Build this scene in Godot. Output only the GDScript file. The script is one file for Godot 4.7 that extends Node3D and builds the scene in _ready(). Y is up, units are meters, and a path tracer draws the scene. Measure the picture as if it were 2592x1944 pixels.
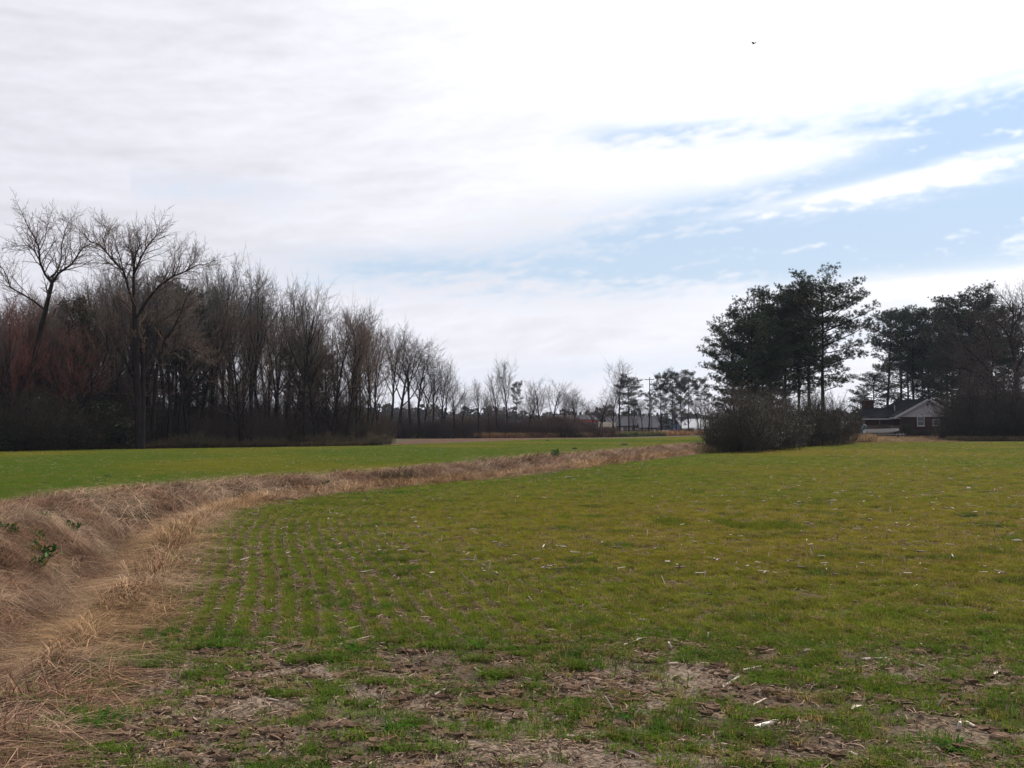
extends Node3D

# A winter wheat field with a curving drainage ditch, bare woods on the left, pines and a brick house on the right.

const FOCAL := 1055.0        # focal length of the lens in pixels of a 1024 x 768 picture
const EYE := 1.75
const PITCH := 0.04074
const PX := 2.53125

var rng := RandomNumberGenerator.new()
var names := {}
var M := {}
var n_low := FastNoiseLite.new()
var n_mid := FastNoiseLite.new()
var n_fine := FastNoiseLite.new()
var n_sky := FastNoiseLite.new()
var n_sky2 := FastNoiseLite.new()
var edge_x := PackedFloat32Array()
var edge_c := PackedFloat32Array()
var sky_rows := []
var sun_towards := Vector3()
const SKY_W := 4096
const SKY_H := 2048

# ------------------------------------------------------------------ mesh helper
class Shape:
	var v := PackedVector3Array()
	var n := PackedVector3Array()
	var c := PackedColorArray()
	var uv := PackedVector2Array()
	var i := PackedInt32Array()

	func tube(pts: PackedVector3Array, rad: PackedFloat32Array, sides: int, col: Color) -> void:
		var first := v.size()
		var count := pts.size()
		var d := (pts[1] - pts[0]).normalized()
		var s := d.cross(Vector3.UP if absf(d.y) < 0.9 else Vector3.RIGHT).normalized()
		for k in count:
			if k > 0:
				d = (pts[mini(k + 1, count - 1)] - pts[k - 1]).normalized()
			s = (s - d * s.dot(d)).normalized()
			var t := d.cross(s)
			for j in sides:
				var a := TAU * j / sides
				var o := s * cos(a) + t * sin(a)
				v.append(pts[k] + o * rad[k])
				n.append(o)
				c.append(col)
				uv.append(Vector2(float(j) / sides, k * 0.5))
		for k in count - 1:
			for j in sides:
				var a := first + k * sides + j
				var b := first + k * sides + (j + 1) % sides
				i.append_array([a, a + sides, b, b, a + sides, b + sides])
		var e := v.size()
		v.append(pts[count - 1])
		n.append(d)
		c.append(col)
		uv.append(Vector2(0.5, 0))
		for j in sides:
			i.append_array([e - sides + j, e, e - sides + (j + 1) % sides])

	# a thin three-sided twig that ends in a point
	func spike(a: Vector3, b: Vector3, r: float, col: Color) -> void:
		var d := (b - a).normalized()
		var s := d.cross(Vector3(0.31, 0.77, 0.55)).normalized()
		var t := d.cross(s)
		var f := v.size()
		var o1 := s
		var o2 := s * -0.5 + t * 0.866
		var o3 := s * -0.5 - t * 0.866
		v.append(a + o1 * r)
		v.append(a + o2 * r)
		v.append(a + o3 * r)
		v.append(b)
		n.append(o1)
		n.append(o2)
		n.append(o3)
		n.append(d)
		for k in 4:
			c.append(col)
			uv.append(Vector2.ZERO)
		i.append_array([f, f + 3, f + 1, f + 1, f + 3, f + 2, f + 2, f + 3, f])

	func tri(a: Vector3, b: Vector3, e: Vector3, nn: Vector3, col: Color) -> void:
		var f := v.size()
		v.append(a)
		v.append(b)
		v.append(e)
		for k in 3:
			n.append(nn)
			c.append(col)
			uv.append(Vector2.ZERO)
		i.append_array([f, f + 1, f + 2])

	func quad(a: Vector3, b: Vector3, e: Vector3, d: Vector3, col: Color) -> void:
		var nn := (e - a).cross(d - b).normalized()
		var f := v.size()
		v.append(a)
		v.append(b)
		v.append(e)
		v.append(d)
		for k in 4:
			n.append(nn)
			c.append(col)
		var w := (b - a).length()
		var h := (d - a).length()
		uv.append(Vector2(0, 0))
		uv.append(Vector2(w, 0))
		uv.append(Vector2(w, h))
		uv.append(Vector2(0, h))
		i.append_array([f, f + 1, f + 2, f, f + 2, f + 3])

	# a box from two corners in the frame of b
	func box(lo: Vector3, hi: Vector3, col := Color.WHITE, b := Transform3D()) -> void:
		var p := []
		for k in 8:
			p.append(b * Vector3(hi.x if k & 1 else lo.x, hi.y if k & 2 else lo.y, hi.z if k & 4 else lo.z))
		for q in [[4, 6, 7, 5], [1, 3, 2, 0], [5, 7, 3, 1], [0, 2, 6, 4], [6, 2, 3, 7], [0, 4, 5, 1]]:
			quad(p[q[0]], p[q[1]], p[q[2]], p[q[3]], col)

	# a leaf: a folded diamond
	func leaf(p: Vector3, d: Vector3, s: Vector3, l: float, w: float, col: Color) -> void:
		var nn := s.cross(d).normalized()
		var m := p + d * l * 0.5
		var f := v.size()
		v.append(p)
		v.append(m + s * w * 0.5 + nn * w * 0.2)
		v.append(p + d * l)
		v.append(m - s * w * 0.5 + nn * w * 0.2)
		for k in 4:
			n.append(nn)
			c.append(col)
			uv.append(Vector2.ZERO)
		i.append_array([f, f + 1, f + 2, f, f + 2, f + 3])

	# a curved grass blade from p, leaning along d
	func blade(p: Vector3, lean: Vector3, h: float, w: float, bend: float, col: Color) -> void:
		var s := lean.cross(Vector3.UP).normalized()
		var a := p
		var b := p + Vector3.UP * h * 0.55 + lean * h * bend * 0.25
		var e := p + Vector3.UP * h * (1.0 - bend * 0.35) + lean * h * bend
		var nn := (e - a).cross(s).normalized()
		var f := v.size()
		v.append(a - s * w * 0.5)
		v.append(a + s * w * 0.5)
		v.append(b + s * w * 0.42)
		v.append(b - s * w * 0.42)
		v.append(e)
		for k in 5:
			n.append(nn)
			c.append(col)
			uv.append(Vector2.ZERO)
		i.append_array([f, f + 1, f + 2, f, f + 2, f + 3, f + 3, f + 2, f + 4])

	# turns every triangle so that its front is the side its normals point to
	func turn_faces() -> void:
		for k in range(0, i.size(), 3):
			var a := i[k]
			var b := i[k + 1]
			var e := i[k + 2]
			if (v[b] - v[a]).cross(v[e] - v[a]).dot(n[a] + n[b] + n[e]) > 0.0:
				i[k + 1] = e
				i[k + 2] = b

	func mesh(mat: Material, with_color := true) -> ArrayMesh:
		turn_faces()
		var arrays := []
		arrays.resize(Mesh.ARRAY_MAX)
		arrays[Mesh.ARRAY_VERTEX] = v
		arrays[Mesh.ARRAY_NORMAL] = n
		if with_color:
			arrays[Mesh.ARRAY_COLOR] = c
		arrays[Mesh.ARRAY_TEX_UV] = uv
		arrays[Mesh.ARRAY_INDEX] = i
		var m := ArrayMesh.new()
		if v.size():
			m.add_surface_from_arrays(Mesh.PRIMITIVE_TRIANGLES, arrays)
			m.surface_set_material(0, mat)
		return m

# ------------------------------------------------------------------ small helpers
func rnd(a: float, b: float) -> float:
	return rng.randf_range(a, b)

func rv() -> Vector3:
	return Vector3(rng.randf_range(-1, 1), rng.randf_range(-1, 1), rng.randf_range(-1, 1))

func lin(r: float, g: float, b: float) -> Color:
	return Color(r, g, b).linear_to_srgb()

func numbered(called: String) -> String:
	var k: int = names.get(called, 0)
	names[called] = k + 1
	return called if k == 0 else "%s_%03d" % [called, k]

func tag(o: Node, label: String, category := "", group := "", kind := "") -> void:
	o.set_meta("label", label)
	if category:
		o.set_meta("category", category)
	if group:
		o.set_meta("group", group)
	if kind:
		o.set_meta("kind", kind)

func part(called: String, m: Mesh, parent: Node, at := Transform3D()) -> MeshInstance3D:
	var o := MeshInstance3D.new()
	o.name = called
	o.mesh = m
	o.transform = at
	parent.add_child(o, true)
	return o

func top(called: String, m: Mesh, at := Transform3D()) -> MeshInstance3D:
	var o := MeshInstance3D.new()
	o.name = numbered(called)
	o.mesh = m
	o.transform = at
	add_child(o)
	return o

func base(called: String, at := Transform3D()) -> Node3D:
	var o := Node3D.new()
	o.name = numbered(called)
	o.transform = at
	add_child(o)
	return o

func copy_of(src: Node3D, at: Transform3D, called := "") -> Node3D:
	var o: Node3D = src.duplicate()
	o.name = numbered(called)
	for key in ["label", "group", "category", "kind"]:
		if o.has_meta(key):
			o.remove_meta(key)
	o.transform = at
	add_child(o)
	return o

func stuff(called: String, m: Mesh, buf: PackedFloat32Array, label: String) -> void:
	var mm := MultiMesh.new()
	mm.transform_format = MultiMesh.TRANSFORM_3D
	mm.use_colors = true
	mm.mesh = m
	mm.instance_count = buf.size() / 16
	mm.buffer = buf
	var o := MultiMeshInstance3D.new()
	o.multimesh = mm
	o.name = numbered(called)
	tag(o, label, "", "", "stuff")
	add_child(o)

func put(buf: PackedFloat32Array, b: Basis, p: Vector3, col: Color) -> void:
	buf.append_array([b.x.x, b.y.x, b.z.x, p.x, b.x.y, b.y.y, b.z.y, p.y, b.x.z, b.y.z, b.z.z, p.z, col.r, col.g, col.b, 1.0])

func ordinal(k: int) -> String:
	var words := ["first", "second", "third", "fourth", "fifth", "sixth", "seventh", "eighth", "ninth", "tenth", "eleventh", "twelfth"]
	if k < words.size():
		return words[k]
	var m := k + 1
	var last := m % 10
	var end := "th"
	if (m / 10) % 10 != 1:
		end = ["th", "st", "nd", "rd", "th", "th", "th", "th", "th", "th"][last]
	return str(m) + end

# tangents of a pixel of the photograph (2592 wide) per metre of depth
func ray(px: float, py: float) -> Vector2:
	var u := (px / PX - 512.0) / FOCAL
	var w := (384.0 - py / PX) / FOCAL
	var dz := cos(PITCH) - w * sin(PITCH)
	return Vector2(u / dz, (w * cos(PITCH) + sin(PITCH)) / dz)

func at(px: float, py: float, d: float) -> Vector3:
	var r := ray(px, py)
	return Vector3(r.x * d, EYE + r.y * d, -d)

func foot(px: float, d: float) -> Vector3:
	var x := ray(px, 1090).x * d
	return Vector3(x, ground(x, d), -d)

func ground_at(px: float, py: float) -> Vector3:
	var r := ray(px, py)
	var h := 0.0
	var d := 10.0
	for k in 8:
		d = clampf((EYE - h) / maxf(-r.y, 0.0005), 1.0, 400.0)
		h = ground(r.x * d, d)
	return Vector3(r.x * d, h, -d)

func height_to(py: float, p: Vector3) -> float:
	return EYE + ray(1296, py).y * -p.z - p.y

# ------------------------------------------------------------------ the lie of the land
func make_edge() -> void:
	var known := [[-40.0, 0.6], [-20.0, -0.5], [0.0, -1.95], [6.5, -2.84], [9.0, -3.36], [11.7, -3.9], [14.65, -4.69], [18.1, -5.45], [21.2, -5.98], [23.5, -6.0], [25.6, -5.6], [31.8, -2.88], [37.1, 0.1], [48.1, 4.1], [56.1, 7.3], [69.7, 12.35], [83.9, 17.3], [110.0, 27.0], [160.0, 46.0], [260.0, 84.0]]
	var raw := PackedFloat32Array()
	var k := 0
	for s in 1201:
		var d := -40.0 + s * 0.25
		while k < known.size() - 2 and d > known[k + 1][0]:
			k += 1
		raw.append(lerpf(known[k][1], known[k + 1][1], (d - known[k][0]) / (known[k + 1][0] - known[k][0])))
	for s in 1201:
		var sum := 0.0
		var wsum := 0.0
		for j in range(-12, 13):
			var w := exp(-j * j / 50.0)
			sum += raw[clampi(s + j, 0, 1200)] * w
			wsum += w
		edge_x.append(sum / wsum)
	for s in 1201:
		var slope := (edge_x[mini(s + 1, 1200)] - edge_x[maxi(s - 1, 0)]) / 0.5
		edge_c.append(1.0 / sqrt(1.0 + slope * slope))

# signed distance to the right of the near field's edge
func side(x: float, d: float) -> float:
	var f := clampf((d + 40.0) * 4.0, 0.0, 1199.0)
	var k := int(f)
	var ex := lerpf(edge_x[k], edge_x[k + 1], f - k)
	return (x - ex) * edge_c[k]

func edge_at(d: float) -> float:
	return edge_x[int(clampf((d + 40.0) * 4.0, 0.0, 1200.0))]

func ditch(t: float) -> float:
	if t > 0.0 or t < -5.4:
		return 0.0
	if t > -0.25:
		return 0.0
	if t > -1.15:
		return -1.3 * smoothstep(-0.25, -1.15, t)
	if t > -2.1:
		return -1.3
	if t > -4.3:
		return -1.3 + 1.36 * pow(smoothstep(-1.9, -4.4, t), 0.85)
	return 0.06 * smoothstep(-5.4, -4.5, t)

func bareness(x: float, d: float) -> float:
	if d > 11.0:
		return 0.0
	var b := smoothstep(9.6, 7.6, d + 0.25 * n_mid.get_noise_2d(x * 0.6, d)) * lerpf(1.0, 0.62, smoothstep(0.7, 2.2, x))
	return b

func ground(x: float, d: float) -> float:
	var t := side(x, d)
	var h := 0.42 * smoothstep(75.0, 150.0, d) * smoothstep(8.0, 40.0, x)
	if d < 110.0:
		h += ditch(t) * (1.0 - smoothstep(84.0, 106.0, d)) * smoothstep(-9.0, 1.0, d)
	h += 0.05 * n_low.get_noise_2d(x * 0.35, d * 0.35) * smoothstep(2.0, 30.0, d)
	if d < 30.0:
		var fade := 1.0 - smoothstep(16.0, 30.0, d)
		h += (0.022 * n_mid.get_noise_2d(x * 2.2, d * 2.2) + 0.014 * n_fine.get_noise_2d(x * 2.0, d * 2.0)) * fade
		if t < 0.0 and t > -5.2:
			h += 0.07 * n_mid.get_noise_2d(x * 1.6, d * 1.6) * fade
		elif t > 0.0 and t < 5.0 and d > 9.0:
			h += 0.008 * cos(t * TAU / 0.19) * fade * (1.0 - smoothstep(2.0, 5.0, t))
	return h

# the woods' edge: depth at which the woods begin, for each bearing left of the corner
func woods_at(x: float, d: float) -> bool:
	if x < -13.2:
		var front := 99.0 + (x + 13.2) * 1.09
		return d > front and (d < 158.0 or x < -22.0)
	return false

func left_field_end(x: float) -> float:
	if x < -13.2:
		return 99.0 + (x + 13.2) * 1.09 - 0.6
	if x < 5.8:
		return 99.0 + (x + 13.2) * 2.68
	return 150.0 + (x - 5.8) * 0.45

func right_field_end(x: float) -> float:
	return 100.0 + (x - 24.0) * 0.38 + 1.5 * sin(x * 0.21)

# 0 near field, 1 ditch, 2 field beyond the ditch, 3 ploughed field, 4 rough ground, 5 yard
func region(x: float, d: float, t: float) -> int:
	if t >= 0.0 and d < right_field_end(x):
		return 0
	if t < 0.0 and t > -5.0 and d < 98.0:
		return 1
	if t <= -5.0 or d >= 98.0 and t < 0.0:
		if d < left_field_end(x):
			return 2
		if d < 162.0 + (x + 12.0) * 0.5 and x < 12.0 and not woods_at(x, d):
			return 3
		return 4
	if d > 100.0 and x > 34.0 and x < 80.0 and d < 175.0:
		return 5
	return 4

# ------------------------------------------------------------------ sky
func blob(az: float, el: float, a: float, e: float, sa: float, se: float, tilt: float) -> float:
	var dx := az - a
	var dy := el - e - dx * tilt
	return exp(-0.5 * (dx * dx / (sa * sa) + dy * dy / (se * se)))

func sky_row(y: int) -> void:
	var out := PackedFloat32Array()
	out.resize(SKY_W * 3)
	var el := 90.0 - (y + 0.5) * 180.0 / SKY_H
	if el < -1.5:
		for x in SKY_W:
			out[x * 3] = 0.30
			out[x * 3 + 1] = 0.29
			out[x * 3 + 2] = 0.26
		sky_rows[y] = out
		return
	var ce := cos(deg_to_rad(el))
	var se := sin(deg_to_rad(el))
	for x in SKY_W:
		var ar := (x + 0.5) * TAU / SKY_W
		var sa := sin(ar)
		var ca := cos(ar)
		var az := rad_to_deg(ar)
		if az > 180.0:
			az -= 360.0
		# streaky noise, long across and short upwards, leaning up to the right
		var tip := el - az * 0.11 * exp(-absf(az) / 90.0)
		var s1 := n_sky.get_noise_3d(sa * 5.0, tip * 0.42, ca * 5.0)
		var s2 := n_sky2.get_noise_3d(sa * 15.0 + s1 * 2.0, tip * 1.5, ca * 15.0)
		var s3 := n_sky2.get_noise_3d(sa * 46.0, tip * 3.6 + s2 * 1.2, ca * 46.0)
		var s4 := n_sky2.get_noise_3d(sa * 120.0, tip * 8.0 + s3 * 1.5, ca * 120.0)
		var wa := az + s1 * 2.2 + s2 * 1.4 + s3 * 0.5
		var we := el + s2 * 0.55 + s3 * 0.34 + s4 * 0.16
		var blue := 0.0
		if az > -20.0 and az < 46.0 and el < 26.0:
			blue = blob(wa, we, 25.0, 12.9, 7.0, 2.5, 0.05) * 1.9
			blue += blob(wa, we, 18.5, 9.6, 8.0, 1.8, 0.0) * 1.35
			blue += blob(wa, we, 9.8, 15.5, 4.2, 0.55, -0.03) * 0.85
			blue += blob(wa, we, 6.0, 10.0, 5.5, 1.3, 0.05) * 0.6
			blue += blob(wa, we, -0.5, 7.9, 6.5, 0.7, 0.0) * 0.75
			blue += blob(wa, we, -6.5, 9.0, 5.0, 0.6, 0.0) * 0.55
			blue += blob(wa, we, 21.0, 5.3, 5.5, 0.4, 0.02) * 0.45
			blue += blob(wa, we, 8.0, 3.2, 8.0, 0.7, 0.05) * 0.42
			blue += blob(wa, we, -16.0, 12.4, 5.0, 0.6, 0.0) * 0.3
			blue += blob(wa, we, 12.0, 8.0, 6.0, 0.8, -0.05) * 0.5
		if absf(az) > 28.0 or el > 23.0:
			var far := maxf(smoothstep(28.0, 44.0, absf(az)), smoothstep(23.0, 32.0, el))
			blue += far * smoothstep(0.05, 0.55, s1 + 0.4 * s2) * 0.8
		blue = clampf(blue * (1.0 + 0.7 * s2 + 0.7 * s3 + 0.5 * s4) - 0.08 + 0.08 * s2, 0.0, 1.0)
		# clouds that cross the blue
		var over := blob(wa, we, 12.6, 14.0, 3.0, 0.6, 0.05) * 1.3
		over += blob(wa, we, 20.6, 12.3, 4.4, 0.36, 0.12) * 1.1
		over += blob(wa, we, 17.0, 11.6, 4.0, 0.25, 0.05) * 0.5
		over += blob(wa, we, 23.0, 7.1, 9.0, 0.55, 0.035) * 1.2
		over += blob(wa, we, 25.5, 13.2, 3.0, 0.2, 0.12) * 0.6
		over = clampf(over * (1.0 + 0.8 * s2 + 0.9 * s3 + 0.6 * s4), 0.0, 1.0)
		blue *= 1.0 - over
		var cosang := sa * ce * sun_towards.x + se * sun_towards.y - ca * ce * sun_towards.z
		var ang := rad_to_deg(acos(clampf(cosang, -1.0, 1.0)))
		var glow := exp(-ang * ang / 900.0)
		var bright := 0.785 + 0.08 * s1 + 0.075 * s2 + 0.05 * s3 + 0.025 * s4 + 0.95 * glow + 0.05 * smoothstep(-15.0, 25.0, az) * smoothstep(60.0, 25.0, absf(az))
		var warm := clampf(glow * 2.2, 0.0, 1.0)
		var r := bright * lerpf(0.955, 1.0, warm)
		var g := bright * lerpf(0.96, 1.0, warm)
		var b := bright * lerpf(1.05, 1.0, warm)
		var up := smoothstep(1.0, 18.0, el)
		var k := 1.0 + 0.4 * glow
		r = lerpf(r, lerpf(0.60, 0.44, up) * k, blue)
		g = lerpf(g, lerpf(0.71, 0.59, up) * k, blue)
		b = lerpf(b, lerpf(0.82, 0.80, up) * k, blue)
		out[x * 3] = r
		out[x * 3 + 1] = g
		out[x * 3 + 2] = b
	sky_rows[y] = out

func make_sky() -> ImageTexture:
	sky_rows.resize(SKY_H)
	var id := WorkerThreadPool.add_group_task(sky_row, SKY_H, 4, true)
	WorkerThreadPool.wait_for_group_task_completion(id)
	var all := PackedFloat32Array()
	for y in SKY_H:
		all.append_array(sky_rows[y])
	sky_rows.clear()
	return ImageTexture.create_from_image(Image.create_from_data(SKY_W, SKY_H, false, Image.FORMAT_RGBF, all.to_byte_array()))

# ------------------------------------------------------------------ materials
func noise_tex(freq: float, lo: float, hi: float, octaves := 4, size := 512, normal := false, bump := 4.0) -> NoiseTexture2D:
	var t := NoiseTexture2D.new()
	var n := FastNoiseLite.new()
	n.noise_type = FastNoiseLite.TYPE_SIMPLEX_SMOOTH
	n.frequency = freq
	n.fractal_octaves = octaves
	n.seed = int(freq * 10000.0) + octaves
	t.noise = n
	t.width = size
	t.height = size
	t.seamless = true
	if normal:
		t.as_normal_map = true
		t.bump_strength = bump
	else:
		var g := Gradient.new()
		g.set_color(0, Color(lo, lo, lo))
		g.set_color(1, Color(hi, hi, hi))
		t.color_ramp = g
	return t

func mat(called: String, col: Color, rough := 0.85, vertex := false, spec := 0.3) -> StandardMaterial3D:
	var m := StandardMaterial3D.new()
	m.resource_name = called
	m.albedo_color = col
	m.roughness = rough
	m.metallic_specular = spec
	m.vertex_color_use_as_albedo = vertex
	M[called] = m
	return m

func materials() -> void:
	var m := mat("soil", Color.WHITE, 0.95, true, 0.2)
	m.albedo_texture = noise_tex(0.03, 0.5, 1.0, 5, 1024)
	m.uv1_scale = Vector3(0.7, 0.7, 1)
	m.normal_enabled = true
	m.normal_texture = noise_tex(0.03, 0, 1, 5, 1024, true, 11.0)
	m.normal_scale = 1.0
	m = mat("bark", lin(0.036, 0.03, 0.027), 0.95, true, 0.08)
	m.albedo_texture = noise_tex(0.03, 0.55, 1.0, 4, 256)
	m.uv1_scale = Vector3(2, 1, 1)
	mat("twig", Color.WHITE, 0.9, true, 0.1)
	m = mat("needles", Color.WHITE, 0.6, true, 0.3)
	m.backlight_enabled = true
	m.backlight = Color(0.3, 0.3, 0.3)
	m = mat("leaves", Color.WHITE, 0.6, true, 0.3)
	m.backlight_enabled = true
	m.backlight = Color(0.4, 0.4, 0.4)
	m = mat("wheat", Color.WHITE, 0.9, true, 0.08)
	m.backlight_enabled = true
	m.backlight = Color(0.9, 0.9, 0.9)
	m = mat("straw", Color.WHITE, 0.9, true, 0.12)
	m.backlight_enabled = true
	m.backlight = Color(0.4, 0.4, 0.4)
	m = mat("stalk", Color.WHITE, 0.55, true, 0.5)
	mat("brick", lin(0.06, 0.03, 0.026), 0.95, false, 0.1).albedo_texture = noise_tex(0.05, 0.6, 1.0, 4, 256)
	mat("shingle", lin(0.022, 0.023, 0.025), 1.0, false, 0.05).albedo_texture = noise_tex(0.08, 0.6, 1.0, 4, 256)
	mat("siding", lin(0.32, 0.305, 0.31), 0.75, false, 0.15)
	mat("white_trim", lin(0.33, 0.32, 0.315), 0.7, false, 0.2)
	mat("dark_wood", lin(0.06, 0.045, 0.035), 0.9)
	mat("weathered_wood", lin(0.16, 0.13, 0.11), 0.9).albedo_texture = noise_tex(0.05, 0.6, 1.0, 4, 256)
	mat("window_glass", lin(0.03, 0.035, 0.04), 0.08, false, 0.5)
	mat("hull", lin(0.45, 0.44, 0.43), 0.4)
	mat("motor_blue", lin(0.03, 0.07, 0.09), 0.35)
	mat("black_rubber", lin(0.02, 0.02, 0.02), 0.8)
	mat("galvanised", lin(0.3, 0.3, 0.31), 0.45).metallic = 0.7
	mat("metal_roof", lin(0.33, 0.34, 0.36), 0.95, false, 0.1)
	mat("grey_wall", lin(0.1, 0.12, 0.19), 0.8, false, 0.15)
	mat("red_band", lin(0.4, 0.05, 0.04), 0.6)
	mat("cream_wall", lin(0.45, 0.4, 0.3), 0.8)
	mat("brown_wall", lin(0.11, 0.08, 0.065), 0.9)
	mat("grey_roof", lin(0.07, 0.07, 0.08), 1.0, false, 0.05)
	mat("feather", lin(0.05, 0.045, 0.05), 0.8)
	mat("clod", lin(0.13, 0.09, 0.066), 1.0, true, 0.1)

# ------------------------------------------------------------------ ground sheet
func ground_color(x: float, d: float, t: float, r: int) -> Color:
	var nm := n_mid.get_noise_2d(x * 0.9 + 40.0, d * 0.9)
	var nl := n_low.get_noise_2d(x * 1.5 - 90.0, d * 1.5)
	var soil := Color(0.30, 0.23, 0.175).lerp(Color(0.14, 0.10, 0.075), clampf(0.45 + nm * 1.3, 0.0, 1.0))
	match r:
		0:
			var b := bareness(x, d)
			var under := Color(0.11, 0.085, 0.042).lerp(Color(0.15, 0.10, 0.062), clampf(0.35 + nl, 0.0, 1.0))
			if t < 9.0 and d > 8.5 and d < 40.0:
				var row := 0.5 + 0.5 * cos(t * TAU / 0.19)
				under = under.lerp(Color(0.17, 0.115, 0.075), row * 0.8 * (1.0 - smoothstep(4.0, 9.0, t)))
			var c := under.lerp(soil, b)
			return c.lerp(Color(0.20, 0.14, 0.09), (1.0 - smoothstep(0.0, 0.6, t + nm * 0.5)) * 0.8)
		1:
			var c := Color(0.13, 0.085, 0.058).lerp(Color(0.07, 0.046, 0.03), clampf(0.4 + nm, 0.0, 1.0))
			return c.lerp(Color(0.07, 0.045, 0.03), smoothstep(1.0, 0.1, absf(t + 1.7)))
		2:
			return Color(0.085, 0.095, 0.03).lerp(Color(0.12, 0.10, 0.05), clampf(0.3 + nl, 0.0, 1.0))
		3:
			return Color(0.17, 0.095, 0.06).lerp(Color(0.12, 0.07, 0.045), clampf(0.4 + nm, 0.0, 1.0))
		5:
			return Color(0.17, 0.14, 0.075).lerp(Color(0.10, 0.11, 0.04), clampf(0.4 + nl, 0.0, 1.0))
	return Color(0.13, 0.10, 0.06).lerp(Color(0.09, 0.08, 0.04), clampf(0.4 + nl, 0.0, 1.0))

func make_ground() -> void:
	var xs := PackedFloat32Array()
	var step := 0.0
	var p := 0.0
	while p < 2200.0:
		xs.append(p)
		step = 0.055 if p < 4.5 else 0.055 + (p - 4.5) * 0.036
		p += step
	var all_x := PackedFloat32Array()
	for k in range(xs.size() - 1, 0, -1):
		all_x.append(-xs[k])
	all_x.append_array(xs)
	var ds := PackedFloat32Array()
	p = -24.0
	while p < 2400.0:
		ds.append(p)
		if p < 4.0:
			p += 0.7
		elif p < 13.0:
			p += 0.05
		else:
			p += 0.05 + (p - 13.0) * 0.028
	var nx := all_x.size()
	var nd := ds.size()
	var pos := PackedVector3Array()
	var regions := PackedByteArray()
	var cols := PackedColorArray()
	var uvs := PackedVector2Array()
	for d in ds:
		for x in all_x:
			var t := side(x, d)
			var r := region(x, d, t)
			pos.append(Vector3(x, ground(x, d), -d))
			regions.append(r)
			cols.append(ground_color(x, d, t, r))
			uvs.append(Vector2(x, d))
	var nor := PackedVector3Array()
	for b in nd:
		for a in nx:
			var k := b * nx + a
			var dx := pos[b * nx + mini(a + 1, nx - 1)] - pos[b * nx + maxi(a - 1, 0)]
			var dz := pos[mini(b + 1, nd - 1) * nx + a] - pos[maxi(b - 1, 0) * nx + a]
			nor.append(dx.cross(dz).normalized())
	var lists := []
	for r in 6:
		lists.append(PackedInt32Array())
	for b in nd - 1:
		for a in nx - 1:
			var k := b * nx + a
			var r := regions[k]
			lists[r].append_array([k, k + nx, k + 1, k + 1, k + nx, k + nx + 1])
	var called := ["field", "ditch", "field", "plowed_field", "ground", "yard"]
	var labels := ["brown soil of the near wheat field, right of the ditch", "earth of the curving drainage ditch between the two fields", "soil of the far wheat field between ditch and bare woods", "red brown plowed strip beyond the far wheat field", "rough ground under the woods and around the distant buildings", "dry lawn around the brick house and boat"]
	for r in 6:
		var s := Shape.new()
		var remap := {}
		for k in lists[r]:
			var to: int = remap.get(k, -1)
			if to < 0:
				to = s.v.size()
				remap[k] = to
				s.v.append(pos[k])
				s.n.append(nor[k])
				s.c.append(cols[k])
				s.uv.append(uvs[k])
			s.i.append(to)
		var o := top(called[r], s.mesh(M.soil))
		tag(o, labels[r], "", "", "structure")

# ------------------------------------------------------------------ trees
# settings of a bare hardwood, one value per level: trunk, limb, branch, twig, twiglet
func hard_settings(kind: int) -> Dictionary:
	var S := {
		"top": 4, "steps": [9, 6, 4, 2, 2], "wig": [0.07, 0.16, 0.2, 0.25, 0.3], "up": [0.03, 0.09, 0.07, 0.05, 0.05], "kids": [11, 8, 7, 5, 0],
		"ang": [0.62, 0.72, 0.75, 0.7, 0.7], "ratio": [0.5, 0.46, 0.44, 0.55, 0.5], "start": [0.38, 0.18, 0.15, 0.15, 0.1], "taper": [0.2, 0.25, 0.3, 0.5, 0.5],
		"wood_col": Color(1, 1, 1), "twig_col": [Color(0.125, 0.105, 0.095), Color(0.14, 0.105, 0.085), Color(0.115, 0.105, 0.10), Color(0.12, 0.09, 0.07)][rng.randi() % 4], "thick": 0.012,
	}
	if kind == 1:    # tall and narrow with steep limbs
		S.ang = [0.45, 0.6, 0.7, 0.7, 0.7]
		S.start[0] = 0.45
		S.up[1] = 0.14
	elif kind == 2:  # forks low and spreads
		S.ang = [0.75, 0.75, 0.8, 0.75, 0.7]
		S.start[0] = 0.28
		S.ratio[0] = 0.6
		S.kids[0] = 9
		S.kids[1] = 10
	elif kind == 3:  # gnarled and wide
		S.ang = [0.95, 0.8, 0.8, 0.8, 0.7]
		S.wig = [0.1, 0.28, 0.32, 0.3, 0.3]
		S.start[0] = 0.25
		S.ratio[0] = 0.7
		S.kids[0] = 8
		S.kids[1] = 11
	elif kind == 5:  # feathered with small limbs almost to the ground
		S.start[0] = 0.14
		S.kids[0] = 16
		S.ratio[0] = 0.38
		S.ang = [0.8, 0.7, 0.75, 0.7, 0.7]
	elif kind == 4:  # reddish with buds
		S.twig_col = Color(0.16, 0.07, 0.055)
		S.start[0] = 0.25
		S.kids[0] = 13
	return S

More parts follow.
